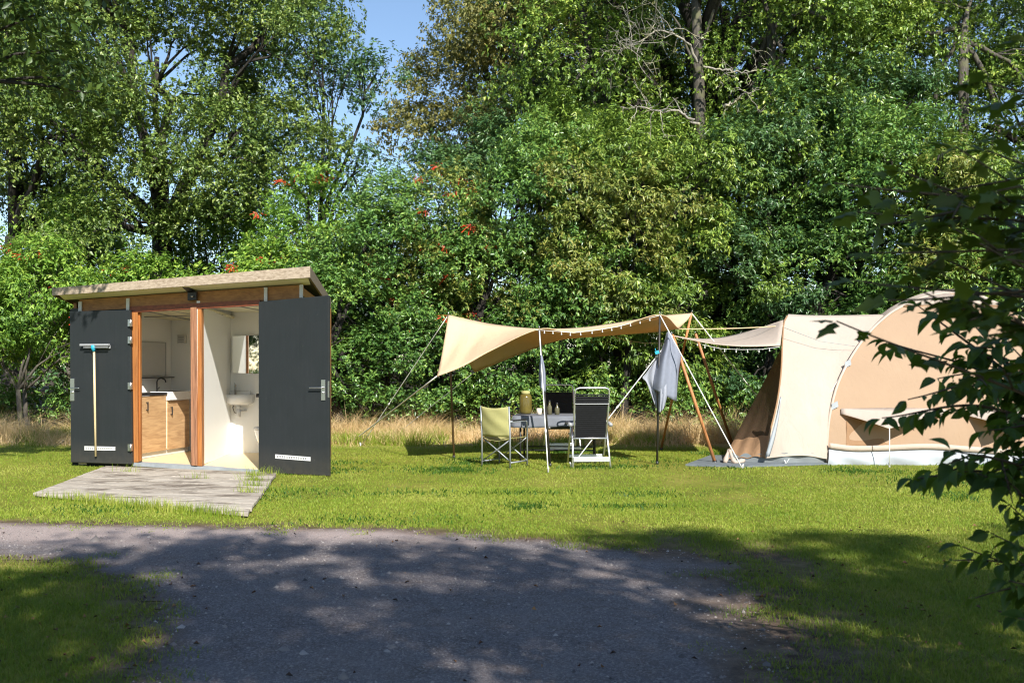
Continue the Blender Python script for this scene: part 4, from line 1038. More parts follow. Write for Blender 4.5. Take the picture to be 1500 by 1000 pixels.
m = MB(); m.hexa([a + [0, .007, 0], c2 + [0, .007, 0], d2 + [0, .007, 0], b_ + [0, .007, 0]], [np.array([p[0], YB - .001, p[2]]) for p in (a, c2, d2, b_)]); part('backing', m, M['white_plastic'], mr)
m = MB(); rh = W(378.5, 579, 15.75); m.tube([rh + [-.03, 0, 0], rh + [.12, 0, 0]], .03, 12); m.bar(rh + [.05, 0, .02], rh + [.05, .38, .02], .03, .02)
tag(m.build('roll_holder', M['black_metal'], loc=rh), 'black paper roll holder peeping out beside the open dark door', 'roll holder')
tb = thing('toilet', 'white wall toilet mostly hidden behind the open dark door', 'toilet', (-3.72, 15.7, .3))
cx = W(388, 630, 15.55)
m = MB(); m.lathe([(.03, -.30), (.10, -.26), (.16, -.10), (.185, 0), (.18, .012), (.0, .014)], (cx[0], 15.62, cx[2]), 24, .95, 1.25); part('bowl', m, M['ceramic'], tb)
m = MB(); m.lathe([(.19, 0), (.195, .01), (.18, .03), (.0, .034)], (cx[0], 15.61, cx[2] + .02), 24, .95, 1.25); part('lid', m, M['white_plastic'], tb)

# ---------------------------------------------------------------- the timber deck in front of the doors
dk_ = thing('timber_deck', 'weathered grey plank deck sloping from the cabin doors to the lawn', 'deck', (*(DECK.mean(0)[:2]), 0))
m = MB(); nb = 11; rr = np.random.default_rng(4)
for i in range(nb):
    v0, v1 = i / nb + .0035, (i + 1) / nb - .0035
    ex = rr.uniform(-.004, .004, 4)
    def dp(u, v, z): p = (DECK[0] * (1 - u) + DECK[1] * u) * (1 - v) + (DECK[3] * (1 - u) + DECK[2] * u) * v; return np.array([p[0], p[1], z])
    z = .052 + rr.uniform(-.003, .003)
    m.hexa([dp(ex[0], v0, z), dp(1 + ex[1], v0, z), dp(1 + ex[2], v1, z), dp(ex[3], v1, z)], [dp(ex[0], v0, z - .035), dp(1 + ex[1], v0, z - .035), dp(1 + ex[2], v1, z - .035), dp(ex[3], v1, z - .035)])
part('planks', m, M['wood_deck'], dk_, bevel=.004)
m = MB()
for u in (.03, .5, .97):
    m.hexa([dp(u - .02, .01, .012), dp(u + .02, .01, .012), dp(u + .02, .99, .012), dp(u - .02, .99, .012)], [dp(u - .02, .01, -.02), dp(u + .02, .01, -.02), dp(u + .02, .99, -.02), dp(u - .02, .99, -.02)])
part('joist', m, M['wood_rake'], dk_)
# ---------------------------------------------------------------- tarp with its poles and ropes
def sheet(rows, nr, nc, sag=None):
    """rows: list of rows of (px,py,Y) -> smooth grid"""
    R = [catmull(np.array([W(*p) for p in row]), nc) for row in rows]
    return catmull(np.array(R), nr)
T1 = (657, 461, 16.1); T2 = (640, 551, 14.9); T3 = (790, 482, 14.7); T5 = (966.5, 461, 15.05); T6 = (1013, 458.5, 16.4)
tarp = thing('tarp', 'tan canvas tarp stretched between poles over the camping table', 'tarp', (.4, 15.8, 0))
ridge = [T1, (690, 468.5, 16.1), (725, 475, 16.15), (785, 481, 16.2), (845, 480, 16.25), (900, 473, 16.3), (962, 463, 16.35), T6]
front = [T2, (678, 536, 14.85), (722, 512, 14.8), T3, (840, 487, 14.85), (905, 478, 14.95), T5, (994, 481, 15.8)]
back = [(695, 545, 17.1), (730, 531, 17.1), (775, 513, 17.1), (812, 500, 17.15), (850, 493, 17.2), (900, 490.5, 17.2), (960, 486, 17.25), (992, 481.5, 17.2)]
def smooth_row(row, n):
    return catmull(np.array([W(*p) for p in row]), n)
NR_, NC_ = 15, 71
def linrow(row, n):   # straight tensioned hem between its pegs, gently curved
    A = np.array([W(*p) for p in row]); out = []
    for t_ in np.linspace(0, len(A) - 1, n):
        i = min(int(t_), len(A) - 2); u = t_ - i; out.append(A[i] * (1 - u) + A[i + 1] * u)
    return np.array(out)
rg = smooth_row(ridge, NC_); fr = smooth_row(front, NC_); bk_ = smooth_row(back, NC_)
m = MB(); rr = np.random.default_rng(17)
for hem in (fr, bk_):
    g = []
    for i in range(NR_):
        u = i / (NR_ - 1); row = rg * (1 - u) + hem * u
        s_ = math.sin(math.pi * u); cc = np.linspace(0, 1, NC_)
        row = row.copy(); row[:, 2] -= s_ * (.05 + .03 * np.sin(cc * 9 + u * 3))
        row[:, 2] += s_ * .018 * np.sin(cc * 46 + u * 5) * np.exp(-((cc - .05) / .18) ** 2)
        g.append(row)
    m.grid(g if hem is bk_ else g)
tp = part('sheet', m, M['canvas_tan'], tarp, thick=.004)
m = MB()
for hem in (fr, bk_): m.tube(hem, .007, 6)
part('hem', m, M['canvas_tan'], tarp)
def bulbs(root, pts, n, hang=.05):
    m = MB(); m.tube(pts, .0035, 5); part('cable', m, M['rope_white'], root)
    P = catmull(np.array(pts), n + 2)[1:-1]
    for i, p in enumerate(P):
        b = MB(); b.tube([p, p + [0, 0, -.022]], .005, 6); b.lathe([(.002, -.050), (.009, -.044), (.012, -.036), (.009, -.026), (.005, -.02)], p, 8)
        part('bulb', b, M['white_plastic'], root)
f_ = lambda row: [W(*p) for p in row]
o = thing('string_lights', 'string of small white bulbs clipped along the front hem of the tarp', 'string lights', W(790, 480, 14.68), 'string lights at the camp')
bulbs(o, [p + np.array([0, -.015, -.004]) for p in f_([(785, 483, 14.7), (812, 484.5, 14.75), (840, 487, 14.83), (875, 483, 14.9), (905, 478, 14.93), (935, 470, 15), (966, 461.5, 15.03)])], 12)
o = thing('string_lights', 'slack bulb cable sagging under the tarp towards the towels', 'string lights', W(895, 492, 16.5), 'string lights at the camp')
bulbs(o, f_([(893, 490, 17.2), (915, 498, 16.8), (945, 502.5, 16.3), (980, 503, 15.9), (1003, 501, 15.6)]), 5)
o = thing('string_lights', 'bulb cable hanging below the pale tent canopy', 'string lights', W(1030, 505, 15.3), 'string lights at the camp')
bulbs(o, f_([(1012, 498, 15.3), (1030, 505, 15.25), (1055, 510.5, 15.2), (1085, 512, 15.15), (1115, 511.5, 15.1), (1142, 508, 15.05)]), 8)

def pole(name, label, a, b, r, mat, group=None, cat='pole'):
    root = thing(name, label, cat, (b[0], b[1], 0), group)
    m = MB(); m.tube([b, a], [r, r * .9], 8); part('shaft', m, mat, root)
    d = unit(np.array(a) - np.array(b)); m = MB(); m.tube([np.array(a), np.array(a) + d * .05], [.006, .005], 6); part('spike', m, M['steel'], root)
    m = MB(); m.tube([np.array(b) + [0, 0, -.01], np.array(b) + d * .05], r * 1.35, 8); part('foot', m, M['black_plastic'], root)
    return root
pole('tarp_pole', 'brown tarp pole standing alone under the high peak nearest the cabin', W(*T1), G(665, 671), .018, M['pole_brown'], 'tarp poles')
pole('tarp_pole', 'dark tarp pole beside the white rope between the two camp chairs', W(*T3), G(806, 683), .017, M['pole_dark'], 'tarp poles')
pole('tarp_pole', 'dark upright tarp pole running down behind the drying towels', W(*T5), G(962.5, 680), .017, M['pole_dark'], 'tarp poles')
pole('tarp_pole', 'slanting wooden tarp pole crossing behind the drying towels', W(*T6), G(968, 659), .022, M['wood_pole'], 'tarp poles')
pole('canopy_pole', 'sunlit wooden pole leaning under the tip of the tent canopy', W(985, 490, 15.25), G(1048, 679), .027, M['wood_pole'], 'wooden canopy poles')
pole('canopy_pole', 'shaded reddish wooden pole propping the far corner of the tent canopy', W(1019, 489, 17.9), G(1073, 652), .027, M['wood_pole'], 'wooden canopy poles')
def rope(label, a, b, r=.0075, mat='rope_white', group='guy ropes of the tarp', slider=.35, peg=True, sag=.0):
    a = np.array(a); b = np.array(b); root = thing('guy_rope', label, 'rope', b, group)
    m = MB(); P = [a + (b - a) * u - np.array([0, 0, sag * 4 * u * (1 - u)]) for u in np.linspace(0, 1, 9)]
    m.tube(P, r, 6); part('cord', m, M[mat], root)
    if slider:
        c = a + (b - a) * (1 - slider); d = unit(b - a); m = MB(); m.tube([c - d * .05, c, c + d * .05], [.008, .018, .008], 6); part('slider', m, M['white_plastic'], root)
    if peg:
        m = MB(); d = unit(b - a) * [1, 1, 0]; m.tube([b + [0, 0, .07] + d * .03, b + [0, 0, .06], b - [0, 0, .03]], [.012, .016, .008], 6); part('peg', m, M['white_plastic'], root)
    return root
rope('white guy rope running down from the high tarp peak on the cabin side', W(*T1), G(528, 654))
rope('thick white guy rope pulling the low front tarp corner to the lawn', W(*T2), G(514, 648), .011, slider=.25)
rope('thin guy rope from the low back tarp corner into the rough grass', W(695, 545, 17.1), G(574, 641), .006)
rope('white guy rope dropping steeply before the dark pole between the chairs', W(*T3), G(803, 692), .0085, slider=.28)
rope('white guy rope crossing before the dark recliner below the towels', W(985, 492, 15.2), G(836, 684), .008, slider=.45)
rope('white guy rope slanting from the towels to the peg before the tent porch', W(*T5), G(1088, 687), .0085, slider=.7)
rope('white guy rope passing behind the tent canopy from the high tarp end', W(*T6), G(1168, 655), .009)
rope('beige tension line strung level from the tarp end to the tent porch', W(992, 481.5, 15.9), W(1147, 477, 16.4), .009, 'rope_beige', slider=0, peg=False, sag=.02)

# towels
def towel(name, label, rows, mat, nr=22, nc=26, pleat=.0, k=6, th=.012):
    R = [catmull(np.array([W(*p) for p in row]), nc) for row in rows]
    P = catmull(np.array(R), nr); c = np.linspace(0, 1, nc)
    for i in range(nr):
        P[i, :, 1] += pleat * np.sin(c * k * math.pi + i * .12) * min(1, i / 5)
    o = MB().grid(P).build(name, M[mat], loc=P[0, nc // 2], thick=th)
    return tag(o, label, 'towel', 'towels drying at the camp')
towel('towel', 'large blue grey towel knotted high on the guy rope and hanging in folds', [
    [(977, 487, 15.12), (979, 486, 15.1), (981, 487, 15.1), (983, 489, 15.12)],
    [(972, 505, 15.12), (978, 503, 15.02), (984, 503, 15.05), (990, 507, 15.12)],
    [(962, 535, 15.1), (973, 530, 14.98), (985, 526, 15.04), (997, 520, 15.15)],
    [(957, 558, 15.08), (971, 560, 14.96), (984, 556, 15.04), (994, 545, 15.15)],
    [(957, 570, 15.08), (970, 577, 14.98), (983, 584, 15.05), (991, 588, 15.12)]], 'towel_blue', pleat=.03, k=3.6)
towel('towel', 'pale grey towel spread like a wing along the lower guy rope', [
    [(972, 512, 15.14), (968, 517, 15.14), (964, 522, 15.14)],
    [(966, 530, 15.12), (957, 536, 15.12), (948, 545, 15.14)],
    [(962, 560, 15.12), (953, 556, 15.12), (941, 553, 15.14)],
    [(963, 583, 15.12), (957, 574, 15.12), (947, 560, 15.14)],
    [(962, 598, 15.12), (961, 596, 15.12), (959, 592, 15.13)]], 'towel_white', pleat=.02, k=3)
towel('towel', 'small white cloth showing below the folded blue grey towel', [
    [(964, 560, 15.0), (969, 560, 14.97), (976, 562, 15.0)],
    [(965, 580, 15.0), (970, 580, 14.96), (977, 578, 15.0)],
    [(965, 604, 15.0), (969, 602, 14.97), (974, 594, 15.0)]], 'towel_white', pleat=.02, k=4)
towel('towel', 'narrow light blue towel tied to the rope at the middle tarp pole', [
    [(792, 521, 14.56), (793, 520, 14.53), (794, 521, 14.55)],
    [(790, 540, 14.56), (794, 540, 14.5), (798, 540, 14.55)],
    [(789.5, 556, 14.56), (794, 557, 14.5), (799.5, 558, 14.55)],
    [(791, 566, 14.56), (795, 572, 14.51), (799, 575, 14.55)]], 'towel_blue', 16, 16, .03, 4)
m = MB(); c = W(962.5, 517, 15.02); m.bar(c + [-.03, 0, 0], c + [.03, 0, .02], .015, .05); m.bar(c + [-.02, 0, .04], c + [-.03, 0, .07], .012, .012)
tag(m.build('clothes_peg', M['blue_plastic'], loc=c, bevel=.003), 'tiny blue clip on the dark pole at the drying towels', 'peg')

# ---------------------------------------------------------------- camp furniture
def frame(o, ang):
    c, s = math.cos(ang), math.sin(ang); o = np.array(o, float)
    return lambda x, y, z: o + np.array([c * x - s * y, s * x + c * y, z])
# director's chair: x = width, y = forward
dch = thing('director_chair', 'folding chair of grey tube and yellow green canvas beside the table', 'chair', (-.29, 14.75, 0))
b0 = G(706, 682.5); L = frame(b0, rad(-33))
Wd, Dp = .50, .47
for x in (0, Wd):
    m = MB(); m.tube([L(x, 0, .0), L(x, 0, .44), L(x, -.03, .90)], .0125, 8)
    m.tube([L(x, Dp, 0), L(x, Dp, .62), L(x, Dp - .015, .66), L(x, Dp - .06, .675), L(x, -.015, .675)], .0125, 8)
    m.tube([L(x, 0, .075), L(x, Dp, .075)], .011, 8)
    part('side_frame', m, M['grey_tube'], dch)
    m = MB(); m.bar(L(x, .05, .69), L(x, Dp - .05, .69), .04, .018); part('armrest', m, M['black_plastic'], dch, bevel=.006)
for y in (.02, Dp - .02):
    m = MB(); m.tube([L(0, y, .08), L(Wd, y, .42)], .010, 8); m.tube([L(Wd, y + .012, .08), L(0, y + .012, .42)], .010, 8); part('cross_brace', m, M['grey_tube'], dch)
g = []
for i in range(10):
    v = i / 9; row = []
    for j in range(15):
        u = j / 14; row.append(L(u * Wd, .0 + v * Dp, .435 - .05 * math.sin(math.pi * u) * (1 - .3 * v) + .004 * math.sin(u * 20 + v * 7)))
    g.append(row)
part('seat', MB().grid(g), M['olive_fabric'], dch, thick=.006)
g = []
for i in range(12):
    v = i / 11; row = []
    for j in range(15):
        u = j / 14; z = .45 + v * .45; row.append(L(u * Wd, -.03 * max(0, (z - .44) / .46) - .055 * math.sin(math.pi * u) * (.6 + .4 * math.sin(v * 3)) + .006 * math.sin(u * 9 + v * 11), z - .03 * math.sin(math.pi * u) * v))
    g.append(row)
part('backrest', MB().grid(g), M['olive_fabric'], dch, thick=.006)
# recliners
def recliner(label, org, ang, high=1.17):
    R_ = thing('recliner_chair', label, 'chair', org, 'black recliner chairs'); L = frame(org, ang); w = .27
    for s in (-1, 1):
        m = MB(); m.tube([L(s * w * 1.03, -.02, .0), L(s * w * .98, .12, .33), L(s * w * .96, .24, .60)], .015, 8); part('leg', m, M['aluminium'], R_)
        m = MB(); m.tube([L(s * w * 1.02, .62, .0), L(s * w, .44, .33), L(s * w * .98, .28, .60)], .015, 8); part('leg', m, M['aluminium'], R_)
        m = MB(); m.tube([L(s * (w + .03), .08, .62), L(s * (w + .03), .25, .64), L(s * (w + .03), .58, .63)], [.03, .026, .024], 8); part('armrest', m, M['grey_plastic'], R_)
    m = MB(); m.bar(L(-w, .0, .12), L(w, .0, .12), .03, .07); part('crossbar', m, M['aluminium'], R_, bevel=.004); m = MB(); m.bar(L(-w * 1.0, .58, .12), L(w * 1.0, .58, .12), .03, .05); part('crossbar', m, M['aluminium'], R_, bevel=.004)
    m = MB(); m.tube([L(-w * .95, .14, .42), L(w * .95, .14, .42)], .014, 8); m.tube([L(-w * .95, .14, .42), L(-w * .95, .62, .46)], .013, 8); m.tube([L(w * .95, .14, .42), L(w * .95, .62, .46)], .013, 8)
    part('seat_frame', m, M['aluminium'], R_)
    q = lambda x, z: L(x, .14 - (z - .42) * .30, z)
    m = MB(); h = high - .42; wt = w * .93
    m.tube([q(-w * .86, .44), q(-wt, .75), q(-wt, high - .05), q(-wt + .015, high - .015), q(-wt + .06, high), q(wt - .06, high), q(wt - .015, high - .015), q(wt, high - .05), q(wt, .75), q(w * .86, .44)], .013, 8)
    part('back_frame', m, M['aluminium'], R_)
    g = [[q(u * (wt - .012) * (.93 + .07 * v), .44 + (high - .12 - .44) * v) + np.array([0, 0, 0]) for u in np.linspace(-1, 1, 9)] for v in np.linspace(0, 1, 40)]
    g = np.array(g)
    f = np.array([-(L(0, 1, 0) - L(0, 0, 0))])[0]
    for i in range(40): g[i] += f * (.002 * (i % 2))
    part('backrest', MB().grid(g, False), M['black_fabric'], R_, thick=.008)
    m = MB()
    for z in (high - .10, high - .135, high - .17, high - .205): m.bar(q(-wt, z) + f * .012, q(wt, z) + f * .012, .012, .02)
    part('head_cushion', m, M['black_fabric'], R_)
    m = MB(); m.bar(q(-wt, high - .235) + f * .016, q(wt, high - .235) + f * .016, .008, .014); part('piping', m, M['grey_plastic'], R_)
    g = [[L(u * (w - .03), .14 + .5 * v, .43 + .05 * v - .03 * math.sin(math.pi * v)) for u in np.linspace(-1, 1, 7)] for v in np.linspace(0, 1, 12)]
    part('seat', MB().grid(g), M['black_fabric'], R_, thick=.012)
    return R_
recliner('black slatted recliner seen from behind with shining white metal legs', G(866.5, 684.5), rad(4))
recliner('black mesh recliner facing the viewer from the far side of the table', (.82, 17.25, 0), rad(186), 1.16)
# table under a grey cloth
tb_ = thing('camping_table', 'low folding camping table with thin dark legs under a grey cloth', 'table', (.62, 15.6, 0))
TL = W(760, 606, 16.05); TR = W(878, 606, 16.0); BL = W(753, 611, 15.25); BR = W(880, 611, 15.2); zt = .72
cor = [np.array([p[0], p[1], zt]) for p in (BL, BR, TR, TL)]
m = MB(); m.hexa(cor, [p - np.array([0, 0, .03]) for p in cor]); part('table_top', m, M['grey_plastic'], tb_)
cen = sum(cor) / 4
for p in cor:
    q = p + (cen - p) * .14; m = MB(); m.tube([q - [0, 0, .03], np.array([q[0], q[1], 0])], .016, 8); part('leg', m, M['black_metal'], tb_)
m = MB(); q = [p + (cen - p) * .14 for p in cor]; m.tube([np.array([*q[0][:2], .2]), np.array([*q[1][:2], .2])], .011, 6); m.tube([np.array([*q[2][:2], .2]), np.array([*q[3][:2], .2])], .011, 6); part('rail', m, M['black_metal'], tb_)
m = MB(); N_ = 16
def perim():
    P = []
    for i in range(4):
        a, b = cor[i], cor[(i + 1) % 4]
        for k in range(N_): P.append(a + (b - a) * k / N_)
    return P
per = perim(); per = [cen + (p - cen) * 1.012 for p in per]
rows = []
for v in np.linspace(0, 1, 6):
    row = []
    for i, p in enumerate(per + [per[0]]):
        o_ = (p - cen) * [1, 1, 0]; o_ = o_ / np.linalg.norm(o_)
        row.append(p * [1, 1, 0] + o_ * (.012 + .035 * v + .02 * v * math.sin(i * .9) + .01 * v * math.sin(i * 2.3)) + np.array([0, 0, zt + .006 - .17 * v - .012 * v * math.sin(i * .5)]))
    rows.append(row)
m.grid(rows); top = [np.array([*p[:2], zt + .006]) for p in per]; m.add(top, [tuple(range(len(top)))])
tag(m.build('tablecloth', M['cloth_grey'], loc=cen, thick=.004), 'dark grey cloth hanging over the edge of the camping table', 'tablecloth')
jr = thing('glass_jar', 'tall olive tinted glass lantern jar at the table edge beside the yellow green chair', 'jar', (*W(770, 604, 15.8)[:2], zt + .01)); b_ = origin(jr)
m = MB(); m.lathe([(.07, 0), (.095, .01), (.10, .05), (.10, .26), (.085, .30), (.06, .315)], b_, 18); part('body', m, M['jar_olive'], jr)
m = MB(); m.lathe([(.065, .315), (.07, .32), (.07, .36), (.02, .37)], b_, 18); part('lid', m, M['olive_fabric'], jr)
cp = MB(); c = np.array([*W(790, 604, 15.55)[:2], zt + .01]); cp.lathe([(.025, 0), (.04, .005), (.044, .10), (.038, .10), (.034, .01)], c, 14); tag(cp.build('paper_cup', M['paper_cup'], loc=c), 'beige cup standing between the jar and the tarp pole', 'cup')
for px, h, lb in [(805, .20, 'squat brownish bottle on the grey cloth just past the tarp pole'), (816, .16, 'short clear bottle next to the brownish one on the cloth')]:
    c = np.array([*W(px, 604, 15.6)[:2], zt + .01]); bt = thing('bottle', lb, 'bottle', c)
    m = MB(); m.lathe([(.03, 0), (.038, .005), (.038, h * .6), (.016, h * .8), (.014, h)], c, 14); part('body', m, M['bottle_clear'], bt)
    m = MB(); m.lathe([(.016, h), (.017, h + .005), (.016, h + .025), (.0, h + .026)], c, 10); part('cap', m, M['black_plastic'], bt)
# ground mat
m = MB(); P = [np.array([*p, .03]) for p in MATP]; m.add([*P, *[p - np.array([0, 0, .026]) for p in P]], [(0, 1, 2, 3, 4), (9, 8, 7, 6, 5)] + [(i, (i + 1) % 5, (i + 1) % 5 + 5, i + 5) for i in range(5)])
tag(m.build('ground_mat', M['mat_grey'], loc=(*MATP.mean(0), 0)), 'blue grey ground mat lying before the mesh side of the tent', 'mat')

# ---------------------------------------------------------------- the tent
tent = thing('family_tent', 'large beige cotton tent with a domed cabin and a tunnel porch', 'tent', (6.5, 15.4, 0))
YM = 17.3                                  # the tent's middle line
def lean(z, y0=15.08, top=2.75): return y0 + (YM - .35 - y0) * np.clip(z / top, 0, 1) ** 1.7
def TP(px, py, y0=15.08, top=2.75):       # point of the tent's front skin under a photo pixel
    Y = 15.1
    for _ in range(25):
        z = EYE - (py - HZ) / F * Y; Y = float(lean(z, y0, top))
    return W(px, py, Y)
def mirror(P): Q = np.array(P, float).copy(); Q[..., 1] = 2 * YM - Q[..., 1]; Q[..., 0] += .31 * (Q[..., 1] - np.array(P, float)[..., 1]); return Q
arch = [(1212, 676), (1211, 650), (1216, 603), (1231, 552), (1262, 500), (1297, 464), (1327, 446), (1360, 434), (1396, 429.5), (1432, 434), (1464, 446), (1494, 464), (1530, 500), (1561, 552), (1577, 603), (1582, 650), (1580, 676)]
AR = catmull(np.array([TP(*p) for p in arch]), 81)
# front wall of the dome: filled between its foot and the arch
def wallfill(A, nrow, bulge):
    n = len(A); L = A[:n // 2 + 1]; R_ = A[n // 2:][::-1]; g = []
    for a, b in zip(L, R_):
        row = []
        for u in np.linspace(0, 1, nrow):
            p = a * (1 - u) + b * u
            p = p - np.array([0, bulge * math.sin(math.pi * u) * min(1, p[2] / .5), 0]); row.append(p)
        g.append(row)
    return np.array(g)
fw = wallfill(AR, 41, .05)
part('dome_wall', MB().grid(fw), M['canvas_sand'], tent)
part('dome_wall', MB().grid(mirror(fw)), M['canvas_sand'], tent)
BA = mirror(AR)
roof_g = []
for a, b in zip(AR, BA):
    row = []
    for u in np.linspace(0, 1, 9):
        p = a * (1 - u) + b * u; p = p + np.array([0, 0, .10 * math.sin(math.pi * u) * min(1, max(0, p[2] - .3))]); row.append(p)
    roof_g.append(row)
part('dome_roof', MB().grid(roof_g), M['canvas_cream'], tent)
m = MB(); m.tube(AR + np.array([0, -.012, 0]), .022, 8); part('arch_seam', m, M['canvas_cream'], tent)
# darker strip and peak flap under the top of the arch
cap = [(1322, 447.5), (1345, 447), (1395, 446.5), (1445, 447), (1468, 447.5)]
capT = [(1330, 444.5), (1352, 436.5), (1396, 429), (1440, 436.5), (1460, 444.5)]
A1 = catmull(np.array([TP(*p) for p in cap]), 25) + np.array([0, -.05, 0]); A2 = catmull(np.array([TP(*p) for p in capT]), 25) + np.array([0, -.03, 0])
part('peak_flap', MB().grid([A1, (A1 + A2) / 2 + np.array([0, -.04, 0]), A2]), M['canvas_cream'], tent, thick=.006)
m = MB(); m.tube(A1 + np.array([0, .01, -.015]), .012, 6); part('peak_hem', m, M['canvas_brown'], tent)
# mudflap and hem at the foot of the dome
ft = [(1212, 680), (1250, 680.5), (1300, 680), (1360, 679), (1420, 678.5), (1480, 678), (1580, 678)]
ht = [(1214, 655), (1250, 659), (1300, 658), (1360, 656), (1420, 660), (1480, 664), (1580, 662)]
def gp(px, py, Y): p = W(px, py, Y); return p
Fd = catmull(np.array([W(x, y, 15.0) * [1, 1, 0] + [0, 0, .0] for x, y in ft]), 61); Hd = catmull(np.array([W(x, y, 15.06) for x, y in ht]), 61)
g = []
for u in np.linspace(0, 1, 8):
    row = Fd * (1 - u) + Hd * u; row[:, 1] -= .03 * np.sin(math.pi * u) + .018 * np.sin(np.linspace(0, 30, 61) + u * 4) * (1 - u); g.append(row)
part('mudflap', MB().grid(g), M['pvc_grey'], tent)
hb = Hd + np.array([0, .03, .0]); ht2 = Hd + np.array([0, .005, .13])
part('wall_hem', MB().grid([Hd + np.array([0, -.04, -.01]), Hd + np.array([0, -.03, .07])]), M['canvas_cream'], tent, thick=.004)
# porch skin: from the front hoop to the dome seam
hoop = [(1121, 671), (1128, 636), (1139, 590), (1145, 545), (1147, 500), (1149, 474), (1154, 462.5)]
mid1 = [(1150, 668), (1160, 630), (1172, 585), (1180, 540), (1184, 500), (1185, 476), (1185, 464)]
mid2 = [(1180, 667), (1190, 630), (1200, 585), (1212, 540), (1225, 500), (1233, 476), (1238, 464)]
seam = [(1212, 672), (1211, 648), (1216, 603), (1231, 552), (1257, 506), (1283, 476), (1300, 462)]
H0 = catmull(np.array([TP(x, y, 15.05, 2.40) for x, y in hoop]), 33)
H1 = catmull(np.array([TP(x, y, 14.98, 2.40) for x, y in mid1]), 33)
H2 = catmull(np.array([TP(x, y, 14.98, 2.42) for x, y in mid2]), 33)
H3 = catmull(np.array([TP(x, y, 15.03, 2.55) for x, y in seam]), 33)
for h_, yb in ((H0, 17.0), (H1, 17.0), (H2, 17.0)):
    pass
pg = catmull(np.array([H0, H1, H2, H3]), 31)       # 31 x 33
c_ = np.linspace(0, 1, 33)
# tension folds fanning from the seam's foot
for i in range(31):
    u = i / 30
    for j in range(33):
        v = j / 32
        s1 = math.exp(-(((u + v * 1.25) - .92) / .035) ** 2) * math.exp(-((v - .28) / .10) ** 2) * .030
        s2 = math.exp(-(((u + v * 1.25) - 1.02) / .03) ** 2) * math.exp(-((v - .26) / .09) ** 2) * .022
        pg[i, j, 1] += s1 + s2
part('porch_wall', MB().grid(pg), M['canvas_cream'], tent)
pb = mirror(pg); part('porch_wall', MB().grid(pb), M['canvas_cream'], tent)
top_f = pg[:, -1]; top_b = pb[:, -1]
part('porch_roof', MB().grid([top_f * (1 - u) + top_b * u + np.array([0, 0, .05 * math.sin(math.pi * u)]) for u in np.linspace(0, 1, 9)]), M['canvas_cream'], tent)
m = MB(); m.tube(pg[0] + np.array([-.01, 0, 0]), .014, 8); m.tube(pb[0] + np.array([-.01, 0, 0]), .014, 8); part('hoop', m, M['canvas_brown'], tent)
# scalloped grey skirt under the porch skin
sk = []
base = pg[:, 0]
for u in np.linspace(0, 1, 5):
    row = base * [1, 1, 0] * (1 - u) + np.array([0, 0, 0]) + base * [1, 1, 0] * u
    row = row.copy(); row[:, 2] = u * (base[:, 2] + .05); row[:, 1] += .05 - .02 * u + .02 * np.sin(np.linspace(0, 14, 31)); sk.append(row)
part('skirt', MB().grid(sk), M['pvc_dark'], tent)
# inside of the porch and mesh end wall sloping out to the mat
lowL = [TP(1146, 507, 15.05, 2.4), TP(1143, 555, 15.05, 2.4), TP(1136, 606, 15.05, 2.4), TP(1122, 668, 15.05, 2.4)]
outL = [W(1146, 507, 16.6), W(1117, 563, 16.5), W(1088, 618, 16.4), W(1058, 672, 16.2)]
outL[-1] = G(1060, 673, .05)
Lr = catmull(np.array(lowL), 25); Or = catmull(np.array(outL), 25)
def band(v0, v1, u0=0, u1=1, n=14):
    a, b = int(v0 * 24), int(v1 * 24); g = []
    for i in range(a, b + 1):
        g.append([Lr[i] * (1 - u) + Or[i] * u + np.array([0, .03 * math.sin(math.pi * u), -.02 * math.sin(u * 19) * (i / 24) * .6]) for u in np.linspace(u0, u1, n)])
    return MB().grid(g)
part('mesh_panel', band(0, .84), M['insect_net'], tent)
part('end_wall', band(.84, 1.0, 0, 1, 30), M['canvas_brown'], tent)
m = MB(); g = []
a = catmull(np.array([W(1143, 582, 15.0), W(1137, 610, 14.97), W(1129, 640, 14.94), W(1121, 668, 14.93)]), 14); b_ = catmull(np.array([W(1144, 580, 15.02), W(1140.5, 612, 15.0), W(1134, 645, 14.98), W(1127, 668, 14.96)]), 14)
part('rolled_door', MB().grid([a, (a + b_) / 2 + np.array([0, -.03, 0]), b_]), M['pvc_grey'], tent, thick=.01)
# far hoop side: closed far end wall keeps the porch from showing the hedge
far = mirror(Lr); part('end_wall', MB().grid([Lr * (1 - u) * 0 + far * (1 - u) + Or * u for u in np.linspace(0, 1, 10)]), M['insect_net'], tent)
m = MB(); rl = [W(1062, 673, 15.0) * [1, 1, 0] + [0, 0, .04], W(1068, 660, 15.2), W(1076, 668, 14.98) * [1, 1, 0] + [0, 0, .05], W(1090, 664, 15.1) * [1, 1, 0] + [0, 0, .06]]
m.tube(catmull(np.array(rl), 14), [.03 + .012 * math.sin(i * 1.7) for i in range(14)], 7); part('bundled_hem', m, M['canvas_cream'], tent)
# grey skirt of the end wall
e0 = Lr[-1]; e1 = Or[-1]; g = []
for u in np.linspace(0, 1, 22):
    p = e0 * (1 - u) + e1 * u; s_ = abs(math.sin(u * 9.4)) * .06
    g.append([p * [1, 1, 0] + [.03, .03, 0], p * [1, 1, 0] + [.03, .03, .10 + s_]])
part('skirt', MB().grid(g), M['pvc_dark'], tent)
